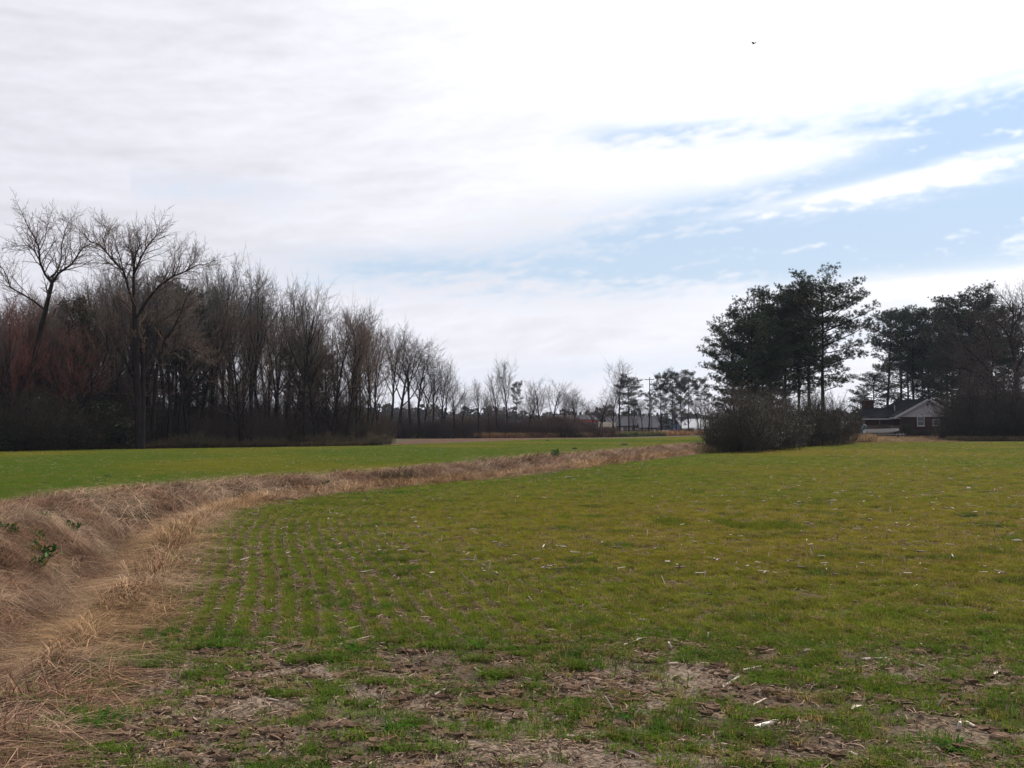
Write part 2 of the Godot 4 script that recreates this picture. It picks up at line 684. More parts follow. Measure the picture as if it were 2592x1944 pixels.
func grow(wood: Shape, twig: Shape, p: Vector3, d: Vector3, length: float, r: float, lvl: int, S: Dictionary) -> void:
	if lvl >= S.top:
		var mid := p + d * length * 0.5
		var d2: Vector3 = (d + rv() * 0.3 + Vector3.UP * S.up[lvl] * 2.0).normalized()
		var cc: Color = S.twig_col * rnd(0.75, 1.25)
		twig.spike(p, mid + (mid - p) * 0.5, r, cc)
		twig.spike(mid, mid + d2 * length * 0.55, r * 0.7, cc)
		return
	var steps: int = S.steps[lvl]
	var pts := PackedVector3Array([p])
	var rad := PackedFloat32Array([r])
	var wig: float = S.wig[lvl]
	var up: float = S.up[lvl]
	var tip: float = maxf(r * S.taper[lvl], S.thick * 0.6)
	for k in steps:
		d = (d + rv() * wig + Vector3.UP * up).normalized()
		p += d * length / steps
		pts.append(p)
		rad.append(lerpf(r, tip, (k + 1.0) / steps))
	if lvl <= 1:
		wood.tube(pts, rad, 7 if lvl == 0 else 5, S.wood_col)
	elif lvl == 2:
		twig.tube(pts, rad, 3, S.twig_col * 0.9)
	else:
		twig.tube(pts, rad, 3, S.twig_col)
	offshoots(wood, twig, pts, rad, length, lvl, S, S.kids[lvl], S.start[lvl])
	if lvl > 0:
		grow(wood, twig, p, d, length * 0.4, tip, maxi(lvl + 1, 3), S)

func offshoots(wood: Shape, twig: Shape, pts: PackedVector3Array, rad: PackedFloat32Array, length: float, lvl: int, S: Dictionary, kids: int, start: float) -> void:
	var steps := pts.size() - 1
	var turn := rnd(0, TAU)
	for j in kids:
		var f := lerpf(start, 1.0, (j + rng.randf()) / kids)
		var g := clampf(f * steps, 0.0, steps - 0.001)
		var k := int(g)
		var q := pts[k].lerp(pts[k + 1], g - k)
		var dd := (pts[k + 1] - pts[k]).normalized()
		var rr := lerpf(rad[k], rad[k + 1], g - k)
		turn += 2.4 + rnd(-0.5, 0.5)
		var s := dd.cross(Vector3(0.3, 0.2, 0.93)).normalized().rotated(dd, turn)
		var a: float = S.ang[lvl] * rnd(0.65, 1.3)
		var nd := (dd * cos(a) + s * sin(a)).normalized()
		var ll: float = length * S.ratio[lvl] * lerpf(1.0, 0.5, (f - start) / (1.0 - start)) * rnd(0.7, 1.25)
		grow(wood, twig, q, nd, ll, clampf(rr * 0.6, S.thick * 0.7, 0.16), lvl + 1, S)

func hardwood(h: float, kind: int, sd: int) -> Node3D:
	rng.seed = sd
	var S := hard_settings(kind)
	var wood := Shape.new()
	var twig := Shape.new()
	grow(wood, twig, Vector3(0, -0.3, 0), Vector3(rnd(-0.12, 0.12), 1, rnd(-0.12, 0.12)).normalized(), h * 0.86, h * rnd(0.01, 0.018), 0, S)
	return tree_of(wood, twig)

func sapling(sd: int) -> Node3D:
	rng.seed = sd
	var S := hard_settings(0)
	S.top = 3
	S.steps = [8, 4, 2, 2]
	S.kids = [26, 9, 5, 0]
	S.start = [0.08, 0.12, 0.1, 0.1]
	S.ratio = [0.36, 0.42, 0.5, 0.5]
	S.ang = [0.8, 0.8, 0.8, 0.7]
	S.twig_col = Color(0.075, 0.06, 0.052)
	var wood := Shape.new()
	var twig := Shape.new()
	for k in 2:
		grow(wood, twig, Vector3(rnd(-0.6, 0.6), -0.2, rnd(-0.6, 0.6)), Vector3(rnd(-0.15, 0.15), 1, rnd(-0.15, 0.15)).normalized(), 7.0 - k * 1.5, 0.05, 0, S)
	return tree_of(wood, twig)

func tree_of(wood: Shape, crown: Shape, crown_mat := "twig") -> Node3D:
	var o := Node3D.new()
	part("trunk", wood.mesh(M.bark), o)
	part("crown", crown.mesh(M[crown_mat]), o)
	return o

# a needle tuft: thin needles sprayed round a point
func tuft(s: Shape, p: Vector3, out: Vector3, l: float, count: int, col: Color) -> void:
	for k in count:
		var d := (out * 0.7 + rv()).normalized()
		var w := d.cross(rv()).normalized() * l * 0.085
		s.tri(p - w, p + d * l * rnd(0.75, 1.15), p + w, d.cross(w).normalized(), col * rnd(0.7, 1.3))

func pine(h: float, start: float, width: float, boughs: int, sd: int, fullness := 1.0) -> Node3D:
	rng.seed = sd
	var wood := Shape.new()
	var nd := Shape.new()
	var pts := PackedVector3Array()
	var rad := PackedFloat32Array()
	var q := Vector3(0, -0.3, 0)
	var d := Vector3.UP
	for k in 13:
		pts.append(q)
		rad.append(lerpf(h * 0.0135, 0.03, k / 12.0))
		d = (d + Vector3(rnd(-0.04, 0.04), 0.2, rnd(-0.04, 0.04))).normalized()
		q += d * h / 12.2
	wood.tube(pts, rad, 8, Color.WHITE)
	var turn := 0.0
	var bark := Color(0.9, 0.8, 0.75)
	for b in boughs:
		var f := pow((b + rng.randf()) / boughs, 0.72)
		var hh := lerpf(start, 0.97, f)
		var g := clampf(hh * 12.0, 0.0, 11.99)
		var k := int(g)
		var p := pts[k].lerp(pts[k + 1], g - k)
		turn += 2.4 + rnd(-0.6, 0.6)
		var prof := 0.62 + 0.6 * f if f < 0.6 else 0.98 * sqrt(maxf(0.0, 1.0 - pow((f - 0.6) / 0.46, 2.0)))
		var len := maxf(width * 0.5 * prof * rnd(0.5, 1.2), 0.5)
		var rise := lerpf(0.0, 0.75, f * f) + rnd(-0.2, 0.3)
		var bd := Vector3(cos(turn), rise, sin(turn)).normalized()
		var bp := PackedVector3Array([p])
		var br := PackedFloat32Array([clampf(len * 0.017, 0.02, 0.09)])
		var c := p
		for s in 5:
			bd = (bd + rv() * 0.16 + Vector3.UP * 0.05).normalized()
			c += bd * len / 5.0
			bp.append(c)
			br.append(lerpf(br[0], 0.014, (s + 1) / 5.0))
		wood.tube(bp, br, 4, bark)
		var col := Color(0.022, 0.036, 0.015) * rnd(0.75, 1.3)
		if rng.randf() < 0.12:
			col = Color(0.045, 0.043, 0.018)
		var kids := int(clampf(len * 2.4 * fullness, 3, 10))
		for j in kids:
			var ff := lerpf(0.42, 1.0, (j + rng.randf()) / kids)
			var gg := clampf(ff * 5.0, 0.0, 4.99)
			var kk := int(gg)
			var sp := bp[kk].lerp(bp[kk + 1], gg - kk)
			var sd2 := (bp[kk + 1] - bp[kk]).normalized()
			var lat := sd2.cross(Vector3.UP).normalized() * (1.0 if j % 2 else -1.0)
			var sl := len * 0.3 * lerpf(1.0, 0.4, ff) * rnd(0.6, 1.3) + 0.2
			var dir := (sd2 * 0.6 + lat * rnd(0.3, 1.1) + Vector3.UP * rnd(0.0, 0.6)).normalized()
			var e := sp + dir * sl
			wood.spike(sp, e, 0.018, bark)
			# a pad of needles round the end of the twig
			var pad := rnd(0.3, 0.58)
			for m in int(rnd(8, 13) * fullness):
				var tp := e + rv() * Vector3(pad, pad * 0.6, pad)
				tuft(nd, tp, Vector3.UP * 0.5 + (tp - e) * 1.5, rnd(0.19, 0.31), 14, col)
	return tree_of(wood, nd, "needles")

# a twiggy shrub: many stems that fan out, with or without dry or green leaves
func shrub(h: float, w: float, stems: int, twig_col: Color, leaf_col: Color, leaves: int, sd: int) -> Node3D:
	rng.seed = sd
	var S := hard_settings(0)
	S.top = 3
	S.steps = [5, 3, 2, 2]
	S.kids = [9, 5, 0, 0]
	S.ratio = [0.42, 0.5, 0.5, 0.5]
	S.start = [0.15, 0.1, 0.1, 0.1]
	S.up = [0.04, 0.06, 0.05, 0.05]
	S.wig = [0.16, 0.25, 0.3, 0.3]
	S.taper = [0.3, 0.4, 0.5, 0.5]
	S.thick = 0.011
	S.twig_col = twig_col
	S.wood_col = twig_col * 0.8
	var wood := Shape.new()
	var twig := Shape.new()
	for k in stems:
		var a := rnd(0, TAU)
		var rr := sqrt(rng.randf())
		var p := Vector3(cos(a) * rr * w * 0.42, -0.1, sin(a) * rr * w * 0.42)
		var d := Vector3(cos(a) * rr * w / h * 0.32, 1.0, sin(a) * rr * w / h * 0.32) + rv() * 0.22
		var len := h * lerpf(0.3, 1.0, pow(rng.randf(), 1.3)) * lerpf(1.0, 0.85, rr)
		var S2 := S
		grow(twig, twig, p, d.normalized(), len, rnd(0.008, 0.017), 0, S2)
	var count := twig.v.size()
	for k in leaves:
		var p := twig.v[rng.randi() % count] + rv() * 0.08
		var d := rv().normalized()
		twig.leaf(p, d, d.cross(rv()).normalized(), rnd(0.09, 0.16), rnd(0.05, 0.09), leaf_col * rnd(0.6, 1.4))
	var o := Node3D.new()
	part("twigs", twig.mesh(M.leaves if leaves else M.twig), o)
	return o

# an evergreen thicket: lobes of small leaves round a few stems
func thicket(h: float, w: float, lobes: int, leaf_col: Color, sd: int, leaf := 0.17, per := 420) -> Node3D:
	rng.seed = sd
	var wood := Shape.new()
	var lv := Shape.new()
	for k in lobes:
		var a := rnd(0, TAU)
		var rr := sqrt(rng.randf()) * w * 0.36
		var y := h * rnd(0.12, 0.84)
		var c := Vector3(cos(a) * rr, y, sin(a) * rr)
		var size := Vector3(w * rnd(0.14, 0.24), h * rnd(0.1, 0.17), w * rnd(0.14, 0.24))
		wood.tube(PackedVector3Array([Vector3(c.x * 0.3, -0.1, c.z * 0.3), Vector3(c.x * 0.8, y * 0.6, c.z * 0.8), c]), PackedFloat32Array([0.05, 0.035, 0.015]), 4, Color.WHITE)
		var col := leaf_col * rnd(0.7, 1.3)
		for j in per:
			var d := rv().normalized()
			var p := c + d * size * pow(rng.randf(), 0.4) * (1.0 + 0.35 * n_mid.get_noise_3d(d.x * 3.0 + k, d.y * 3.0, d.z * 3.0))
			var ld := (d + rv() * 0.9).normalized()
			lv.leaf(p, ld, ld.cross(rv()).normalized(), leaf * rnd(0.7, 1.3), leaf * rnd(0.35, 0.6), col * rnd(0.65, 1.35))
	return tree_of(wood, lv, "leaves")

# a limb drawn through points of a crop of the photograph, at about one depth
func limb(wood: Shape, twig: Shape, org: Vector3, px: Array, d0: float, dz: float, r0: float, r1: float, kids: int, reach: float, S: Dictionary, scale := 2.369, ox := 0.0, oy := 500.0, start := 0.15) -> void:
	var pts := PackedVector3Array()
	var rad := PackedFloat32Array()
	for k in px.size():
		var f := float(k) / (px.size() - 1)
		pts.append(at(px[k].x / scale + ox, px[k].y / scale + oy, d0 + dz * f) - org)
		rad.append(lerpf(r0, r1, f))
	wood.tube(pts, rad, 7, Color.WHITE)
	offshoots(wood, twig, pts, rad, reach, 1, S, kids, start)
	var last := pts.size() - 1
	grow(wood, twig, pts[last], (pts[last] - pts[last - 1]).normalized(), reach * 0.35, r1, 2, S)

func pl(list: Array) -> Array:
	var out := []
	for k in range(0, list.size(), 2):
		out.append(Vector2(list[k], list[k + 1]))
	return out

func leaning_tree() -> void:
	rng.seed = 11
	var d := 77.0
	var org := foot(60, d)
	var S := hard_settings(0)
	S.wig = [0.1, 0.24, 0.26, 0.26, 0.3]
	S.ang = [0.6, 0.8, 0.8, 0.75, 0.7]
	var w := Shape.new()
	var t := Shape.new()
	limb(w, t, org, pl([140, 1545, 180, 1200, 212, 950, 245, 790, 275, 670, 300, 560, 312, 515]), d, 0, 0.224, 0.137, 2, 3.04, S, 2.369, 0.0, 500.0, 0.7)
	limb(w, t, org, pl([270, 672, 200, 620, 130, 575, 60, 540, 48, 490, 20, 430, -20, 390]), d, 1.5, 0.075, 0.022, 18, 5.47, S)
	limb(w, t, org, pl([312, 515, 270, 460, 240, 390, 232, 300, 212, 250, 170, 180, 150, 130]), d, -1.2, 0.102, 0.022, 21, 4.86, S)
	limb(w, t, org, pl([290, 490, 345, 440, 365, 380, 370, 280, 390, 200, 410, 150]), d, 1.0, 0.068, 0.022, 18, 4.56, S)
	limb(w, t, org, pl([312, 515, 350, 455, 430, 400, 470, 340, 500, 300, 540, 280]), d, -0.6, 0.102, 0.022, 21, 5.17, S)
	limb(w, t, org, pl([238, 380, 200, 310, 160, 285, 110, 290]), d, -2.0, 0.048, 0.014, 13, 3.95, S)
	limb(w, t, org, pl([232, 330, 270, 250, 280, 180, 300, 130]), d, 2.0, 0.041, 0.014, 13, 3.95, S)
	var o := base("bare_tree", Transform3D(Basis(), org))
	part("trunk", w.mesh(M.bark), o)
	part("crown", t.mesh(M.twig), o)
	tag(o, "tall leaning bare tree with forked open crown at the far left", "tree", "bare trees along the woods edge")

func forked_tree() -> void:
	rng.seed = 12
	var d := 81.0
	var org := foot(352, d)
	var S := hard_settings(0)
	S.wig = [0.1, 0.2, 0.24, 0.26, 0.3]
	var w := Shape.new()
	var t := Shape.new()
	limb(w, t, org, pl([835, 1520, 828, 1200, 818, 950, 812, 800, 805, 650]), d, 0, 0.286, 0.173, 3, 3.04, S, 2.369, 0.0, 500.0, 0.6)
	limb(w, t, org, pl([850, 1520, 856, 1200, 860, 1000, 850, 850]), d, 1.0, 0.245, 0.173, 2, 3.04, S, 2.369, 0.0, 500.0, 0.6)
	limb(w, t, org, pl([805, 650, 770, 540, 740, 440, 690, 390, 640, 330, 600, 285, 540, 262, 500, 220]), d, -1.5, 0.116, 0.022, 25, 5.47, S)
	limb(w, t, org, pl([640, 330, 620, 260, 640, 190, 620, 160]), d - 1, 0.5, 0.048, 0.018, 15, 3.65, S)
	limb(w, t, org, pl([740, 440, 715, 340, 690, 270, 700, 230]), d - 1, 2.0, 0.048, 0.018, 15, 3.95, S)
	limb(w, t, org, pl([805, 650, 800, 500, 805, 420, 795, 330, 770, 300, 780, 250]), d, 1.0, 0.136, 0.022, 22, 4.56, S)
	limb(w, t, org, pl([803, 460, 850, 350, 890, 280, 930, 240, 950, 180]), d, 0.8, 0.082, 0.022, 21, 4.56, S)
	limb(w, t, org, pl([800, 440, 815, 340, 840, 280, 830, 240]), d, -1.6, 0.068, 0.022, 17, 3.95, S)
	limb(w, t, org, pl([822, 720, 880, 620, 955, 530, 1040, 470, 1120, 440, 1180, 405, 1235, 400]), d, -0.8, 0.116, 0.022, 25, 4.86, S)
	limb(w, t, org, pl([1035, 470, 1050, 390, 1045, 330, 1080, 290]), d - 0.5, 1.5, 0.041, 0.014, 13, 3.65, S)
	limb(w, t, org, pl([1110, 445, 1160, 390, 1170, 340]), d - 0.6, -1.0, 0.041, 0.014, 13, 3.34, S)
	limb(w, t, org, pl([850, 850, 900, 775, 980, 735, 1060, 680, 1150, 640]), d + 1, 1.0, 0.102, 0.022, 20, 4.56, S)
	limb(w, t, org, pl([855, 830, 820, 720, 760, 640, 700, 600]), d + 1, 2.0, 0.082, 0.022, 17, 4.56, S)
	var o := base("bare_tree", Transform3D(Basis(), org))
	part("trunk", w.mesh(M.bark), o)
	part("crown", t.mesh(M.twig), o)
	tag(o, "tallest twin trunked bare tree with wide forked crown, upper left", "tree", "bare trees along the woods edge")

func arching_tree() -> void:
	rng.seed = 13
	var d := 83.0
	var org := foot(388, d)
	var S := hard_settings(0)
	var w := Shape.new()
	var t := Shape.new()
	limb(w, t, org, pl([915, 1400, 925, 1250, 935, 1080, 955, 950, 985, 860, 1040, 790]), d, 0, 0.184, 0.101, 7, 4.56, S, 2.369, 0.0, 500.0, 0.4)
	limb(w, t, org, pl([940, 1010, 1000, 950, 1060, 915, 1140, 905, 1200, 935, 1250, 965]), d, -2, 0.095, 0.022, 20, 3.95, S)
	limb(w, t, org, pl([990, 850, 1050, 825, 1110, 820, 1160, 850, 1200, 880]), d, 1, 0.068, 0.022, 16, 3.65, S)
	limb(w, t, org, pl([1040, 790, 1080, 700, 1110, 620, 1150, 560]), d, 0, 0.082, 0.022, 17, 4.26, S)
	var o := base("bare_tree", Transform3D(Basis(), org))
	part("trunk", w.mesh(M.bark), o)
	part("crown", t.mesh(M.twig), o)
	tag(o, "dark bare tree with arching limbs right of the tallest forked tree", "tree", "bare trees along the woods edge")

func edge_hardwood_right() -> void:
	rng.seed = 14
	var d := 128.0
	var org := foot(2568, d)
	var S := hard_settings(3)
	S.twig_col = Color(0.07, 0.056, 0.048)
	S.ratio[1] = 0.5
	var w := Shape.new()
	var t := Shape.new()
	var sc := 3.318
	limb(w, t, org, pl([1585, 1540, 1590, 1200, 1600, 1000, 1595, 930]), d, 0, 0.374, 0.302, 3, 3.65, S, sc, 2092.0, 650.0, 0.5)
	limb(w, t, org, pl([1595, 930, 1575, 820, 1545, 720, 1560, 600, 1570, 480, 1560, 380]), d, 0.5, 0.245, 0.043, 30, 6.08, S, sc, 2092.0, 650.0)
	limb(w, t, org, pl([1595, 930, 1640, 860, 1700, 780, 1760, 640, 1800, 480]), d, -0.8, 0.245, 0.043, 25, 6.38, S, sc, 2092.0, 650.0)
	limb(w, t, org, pl([1550, 690, 1480, 590, 1420, 540, 1350, 530]), d, -2, 0.095, 0.029, 20, 4.86, S, sc, 2092.0, 650.0)
	limb(w, t, org, pl([1560, 600, 1620, 500, 1650, 400, 1640, 300]), d, 1.5, 0.116, 0.029, 22, 5.17, S, sc, 2092.0, 650.0)
	limb(w, t, org, pl([1565, 480, 1530, 400, 1480, 340, 1450, 320]), d, -0.5, 0.075, 0.022, 17, 4.26, S, sc, 2092.0, 650.0)
	var o := base("bare_tree", Transform3D(Basis(), org))
	part("trunk", w.mesh(M.bark), o)
	part("crown", t.mesh(M.twig), o)
	tag(o, "gnarled bare tree with dense crooked twigs at the right edge of the photo", "tree")

func arched_limb_right() -> void:
	rng.seed = 15
	var d := 127.0
	var org := foot(2516, d)
	var S := hard_settings(3)
	S.twig_col = Color(0.07, 0.056, 0.048)
	var w := Shape.new()
	var t := Shape.new()
	var sc := 3.318
	limb(w, t, org, pl([1408, 1530, 1410, 1250, 1395, 1120, 1330, 1020, 1250, 965, 1160, 940, 1080, 935, 980, 970, 880, 1040]), d, -3.0, 0.245, 0.036, 30, 5.17, S, sc, 2092.0, 650.0, 0.3)
	limb(w, t, org, pl([1400, 1130, 1380, 980, 1300, 880, 1210, 800, 1120, 720, 1040, 620]), d, 1.0, 0.170, 0.036, 30, 6.38, S, sc, 2092.0, 650.0)
	limb(w, t, org, pl([1385, 1000, 1400, 850, 1370, 700, 1310, 600, 1240, 540]), d, -1.0, 0.136, 0.036, 30, 6.38, S, sc, 2092.0, 650.0)
	limb(w, t, org, pl([1300, 880, 1180, 850, 1060, 860, 960, 830]), d, -2.0, 0.082, 0.029, 22, 5.47, S, sc, 2092.0, 650.0)
	var o := base("bare_tree", Transform3D(Basis(), org))
	part("trunk", w.mesh(M.bark), o)
	part("crown", t.mesh(M.twig), o)
	tag(o, "dark bare tree with a long arched limb reaching left over the house", "tree")

# ------------------------------------------------------------------ vegetation placed
func skyline(px: float) -> float:
	var known := [[-400, 760], [0, 770], [100, 735], [180, 745], [260, 705], [340, 695], [420, 700], [500, 712], [560, 697], [640, 722], [700, 742], [745, 752], [800, 778], [825, 776], [881, 779], [915, 795], [958, 822], [1014, 850]]
	for k in known.size() - 1:
		if px <= known[k + 1][0]:
			return lerpf(known[k][1], known[k + 1][1], (px - known[k][0]) / (known[k + 1][0] - known[k][0]))
	return 860.0

func woods_depth(px: float) -> float:
	return 74.5 + maxf(px, -500.0) / 940.0 * 24.5

func place_tree(src: Node3D, h0: float, called: String, p: Vector3, topy: float, turn: float, wide := 1.0) -> Node3D:
	var h := maxf(height_to(topy, p), 2.0)
	var s := h / h0
	return copy_of(src, Transform3D(Basis(Vector3.UP, turn).scaled(Vector3(s * wide, s, s * wide)), p), called)

func woods() -> void:
	leaning_tree()
	forked_tree()
	arching_tree()
	edge_hardwood_right()
	arched_limb_right()
	var protos := []
	var kinds := [0, 1, 1, 2, 0, 1, 4, 3, 5, 5, 2]
	for k in kinds.size():
		protos.append(hardwood(13.0, kinds[k], 100 + k))
	M["hard"] = protos
	# trees on the edge, from left to right
	rng.seed = 21
	var list := []
	var px := -24.0
	while px < 965.0:
		list.append([px, skyline(px) + rnd(-14, 60), woods_depth(px) + rnd(1.0, 7.0), [0, 1, 2, 3, 4, 5, 8, 9, 10, 7][rng.randi() % 10], rnd(0, TAU)])
		px += rnd(7, 42)
	var n := 0
	for e in list:
		var k: int = e[3]
		if e[0] < 60 and e[0] > -40 and rng.randf() < 0.7:
			k = 6
		var o := place_tree(protos[k], 13.0, "bare_tree", foot(e[0], e[2]), e[1], e[4], rnd(0.8, 1.05))
		tag(o, "%s bare tree counted from the left along the woods edge%s" % [ordinal(n), ", with reddish twigs" if k == 6 else ""], "tree", "bare trees along the woods edge")
		n += 1
	# trees deeper in the woods
	rng.seed = 22
	for k in 110:
		var x := -330.0 + 1300.0 * pow((k + rng.randf()) / 110.0, 1.25)
		var dd := woods_depth(x) + rnd(8.0, 46.0)
		if x > 800:
			dd = woods_depth(x) + rnd(4.0, 26.0)
		var q: int = [0, 1, 8, 5, 9, 4, 6, 8, 2][rng.randi() % 9]
		if q == 6 and x > 330:
			q = 1
		var o := place_tree(protos[q], 13.0, "bare_tree", foot(x, dd), skyline(x) + rnd(-8, 80), rnd(0, TAU), rnd(0.75, 1.0))
		tag(o, "slender grey bare tree standing deeper in the left woods", "tree", "bare trees deep in the left woods")
	# the saplings between the trunks
	var saplings := []
	for k in 3:
		saplings.append(sapling(410 + k))
	rng.seed = 24
	for k in 110:
		var x := -200.0 + 1130.0 * pow((k + rng.randf()) / 110.0, 1.15)
		var dd := woods_depth(x) + rnd(3.0, 38.0)
		if x > 800:
			dd = woods_depth(x) + rnd(3.0, 18.0)
		var s := rnd(0.75, 1.25) * lerpf(1.15, 0.72, clampf(x / 900.0, 0.0, 1.0))
		var o := copy_of(saplings[rng.randi() % 3], Transform3D(Basis(Vector3.UP, rnd(0, TAU)).scaled(Vector3(s, s, s)), foot(x, dd)), "sapling")
		tag(o, "twiggy grey sapling between the trunks of the left woods", "tree", "saplings in the left woods")
	# the red budded pair at the far left
	for e in [[16, 790, 79.0, "lower"], [52, 830, 78.0, "smaller"], [175, 835, 80.0, "middle"]]:
		var o := place_tree(protos[6], 13.0, "bare_tree", foot(e[0], e[2]), e[1], e[0], 1.15)
		tag(o, "red budded %s tree in the left woods, %s" % [e[3], "below the leaning tree" if e[0] < 100 else "under the dark round pine"], "tree", "red budded trees in the left woods")
	# trees across the end of the ploughed field
	rng.seed = 23
	var rows := [
		[985, 842, 162.0, 1, "slim bare tree left of the wide one at the woods corner"], [1010, 848, 163.0, 0, "bare tree at the right end of the woods, close to the wide one"],
		[1037, 872, 165.0, 2, "wide many stemmed bare tree at the right end of the woods"], [1062, 884, 166.0, 2, "wide bare tree with a limb reaching right at the plowed strip"],
		[1093, 918, 167.0, 1, "tall slim bare tree just right of the wide many stemmed one"], [1113, 925, 166.0, 1, "straight thin bare tree behind the plowed strip"],
		[1120, 960, 168.0, 3, "crooked little tree beside the straight thin one"], [1148, 972, 163.0, 2, "low spreading bare tree leaning right over the white far buildings"], [1072, 930, 170.0, 0, "bare tree behind the wide ones at the plowed strip"],
		[1170, 1000, 170.0, 2, "short bushy bare tree before the white far buildings"], [1212, 962, 166.0, 0, "lone bare tree with leaning trunk left of the vine covered group"], [1240, 1012, 168.0, 1, "short twiggy tree right of the lone leaning one"],
		[1262, 958, 172.0, 1, "left bare tree of the group round the slim dark pine"], [1289, 924, 176.0, 1, "tallest bare tree rising above the slim dark pine"], [1332, 985, 174.0, 3, "crooked bare tree right of the slim dark pine"],
		[1368, 960, 176.0, 0, "left one of two round bare trees in the middle distance"], [1397, 962, 178.0, 0, "right one of two round bare trees in the middle distance"],
		[1428, 1006, 180.0, 2, "small pale bare tree with fan crown in the middle distance"], [1455, 992, 182.0, 2, "small bare tree left of the red banded building"],
		[1515, 992, 186.0, 3, "spreading bare oak with crooked limbs beside the cream cottage"], [1548, 985, 189.0, 1, "bare tree between the oak and the rust tinted pine"], [1569, 926, 192.0, 1, "tallest bare tree left of the broad middle pine"],
		[1790, 1010, 205.0, 3, "small crooked bare tree before the pale metal roof"], [1625, 1020, 205.0, 2, "low bare tree right of the broad middle pine"],
	]
	for e in rows:
		var o := place_tree(protos[e[3]], 13.0, "bare_tree", foot(e[0], e[2]), e[1], rnd(0, TAU), 1.5 if e[3] >= 2 else 1.2)
		tag(o, e[4], "tree", "bare trees beyond the far field")

	rng.seed = 25
	for k in 26:
		var x := 1000.0 + 790.0 * (k + rng.randf()) / 26.0
		var o := place_tree(protos[[0, 2, 3, 2][k % 4]], 13.0, "bare_tree", foot(x, rnd(186.0, 215.0)), rnd(1008, 1046), rnd(0, TAU), 1.6)
		tag(o, "low bare tree in the hedge before the far buildings, %s from left" % ordinal(k), "tree", "low bare trees before the far buildings")

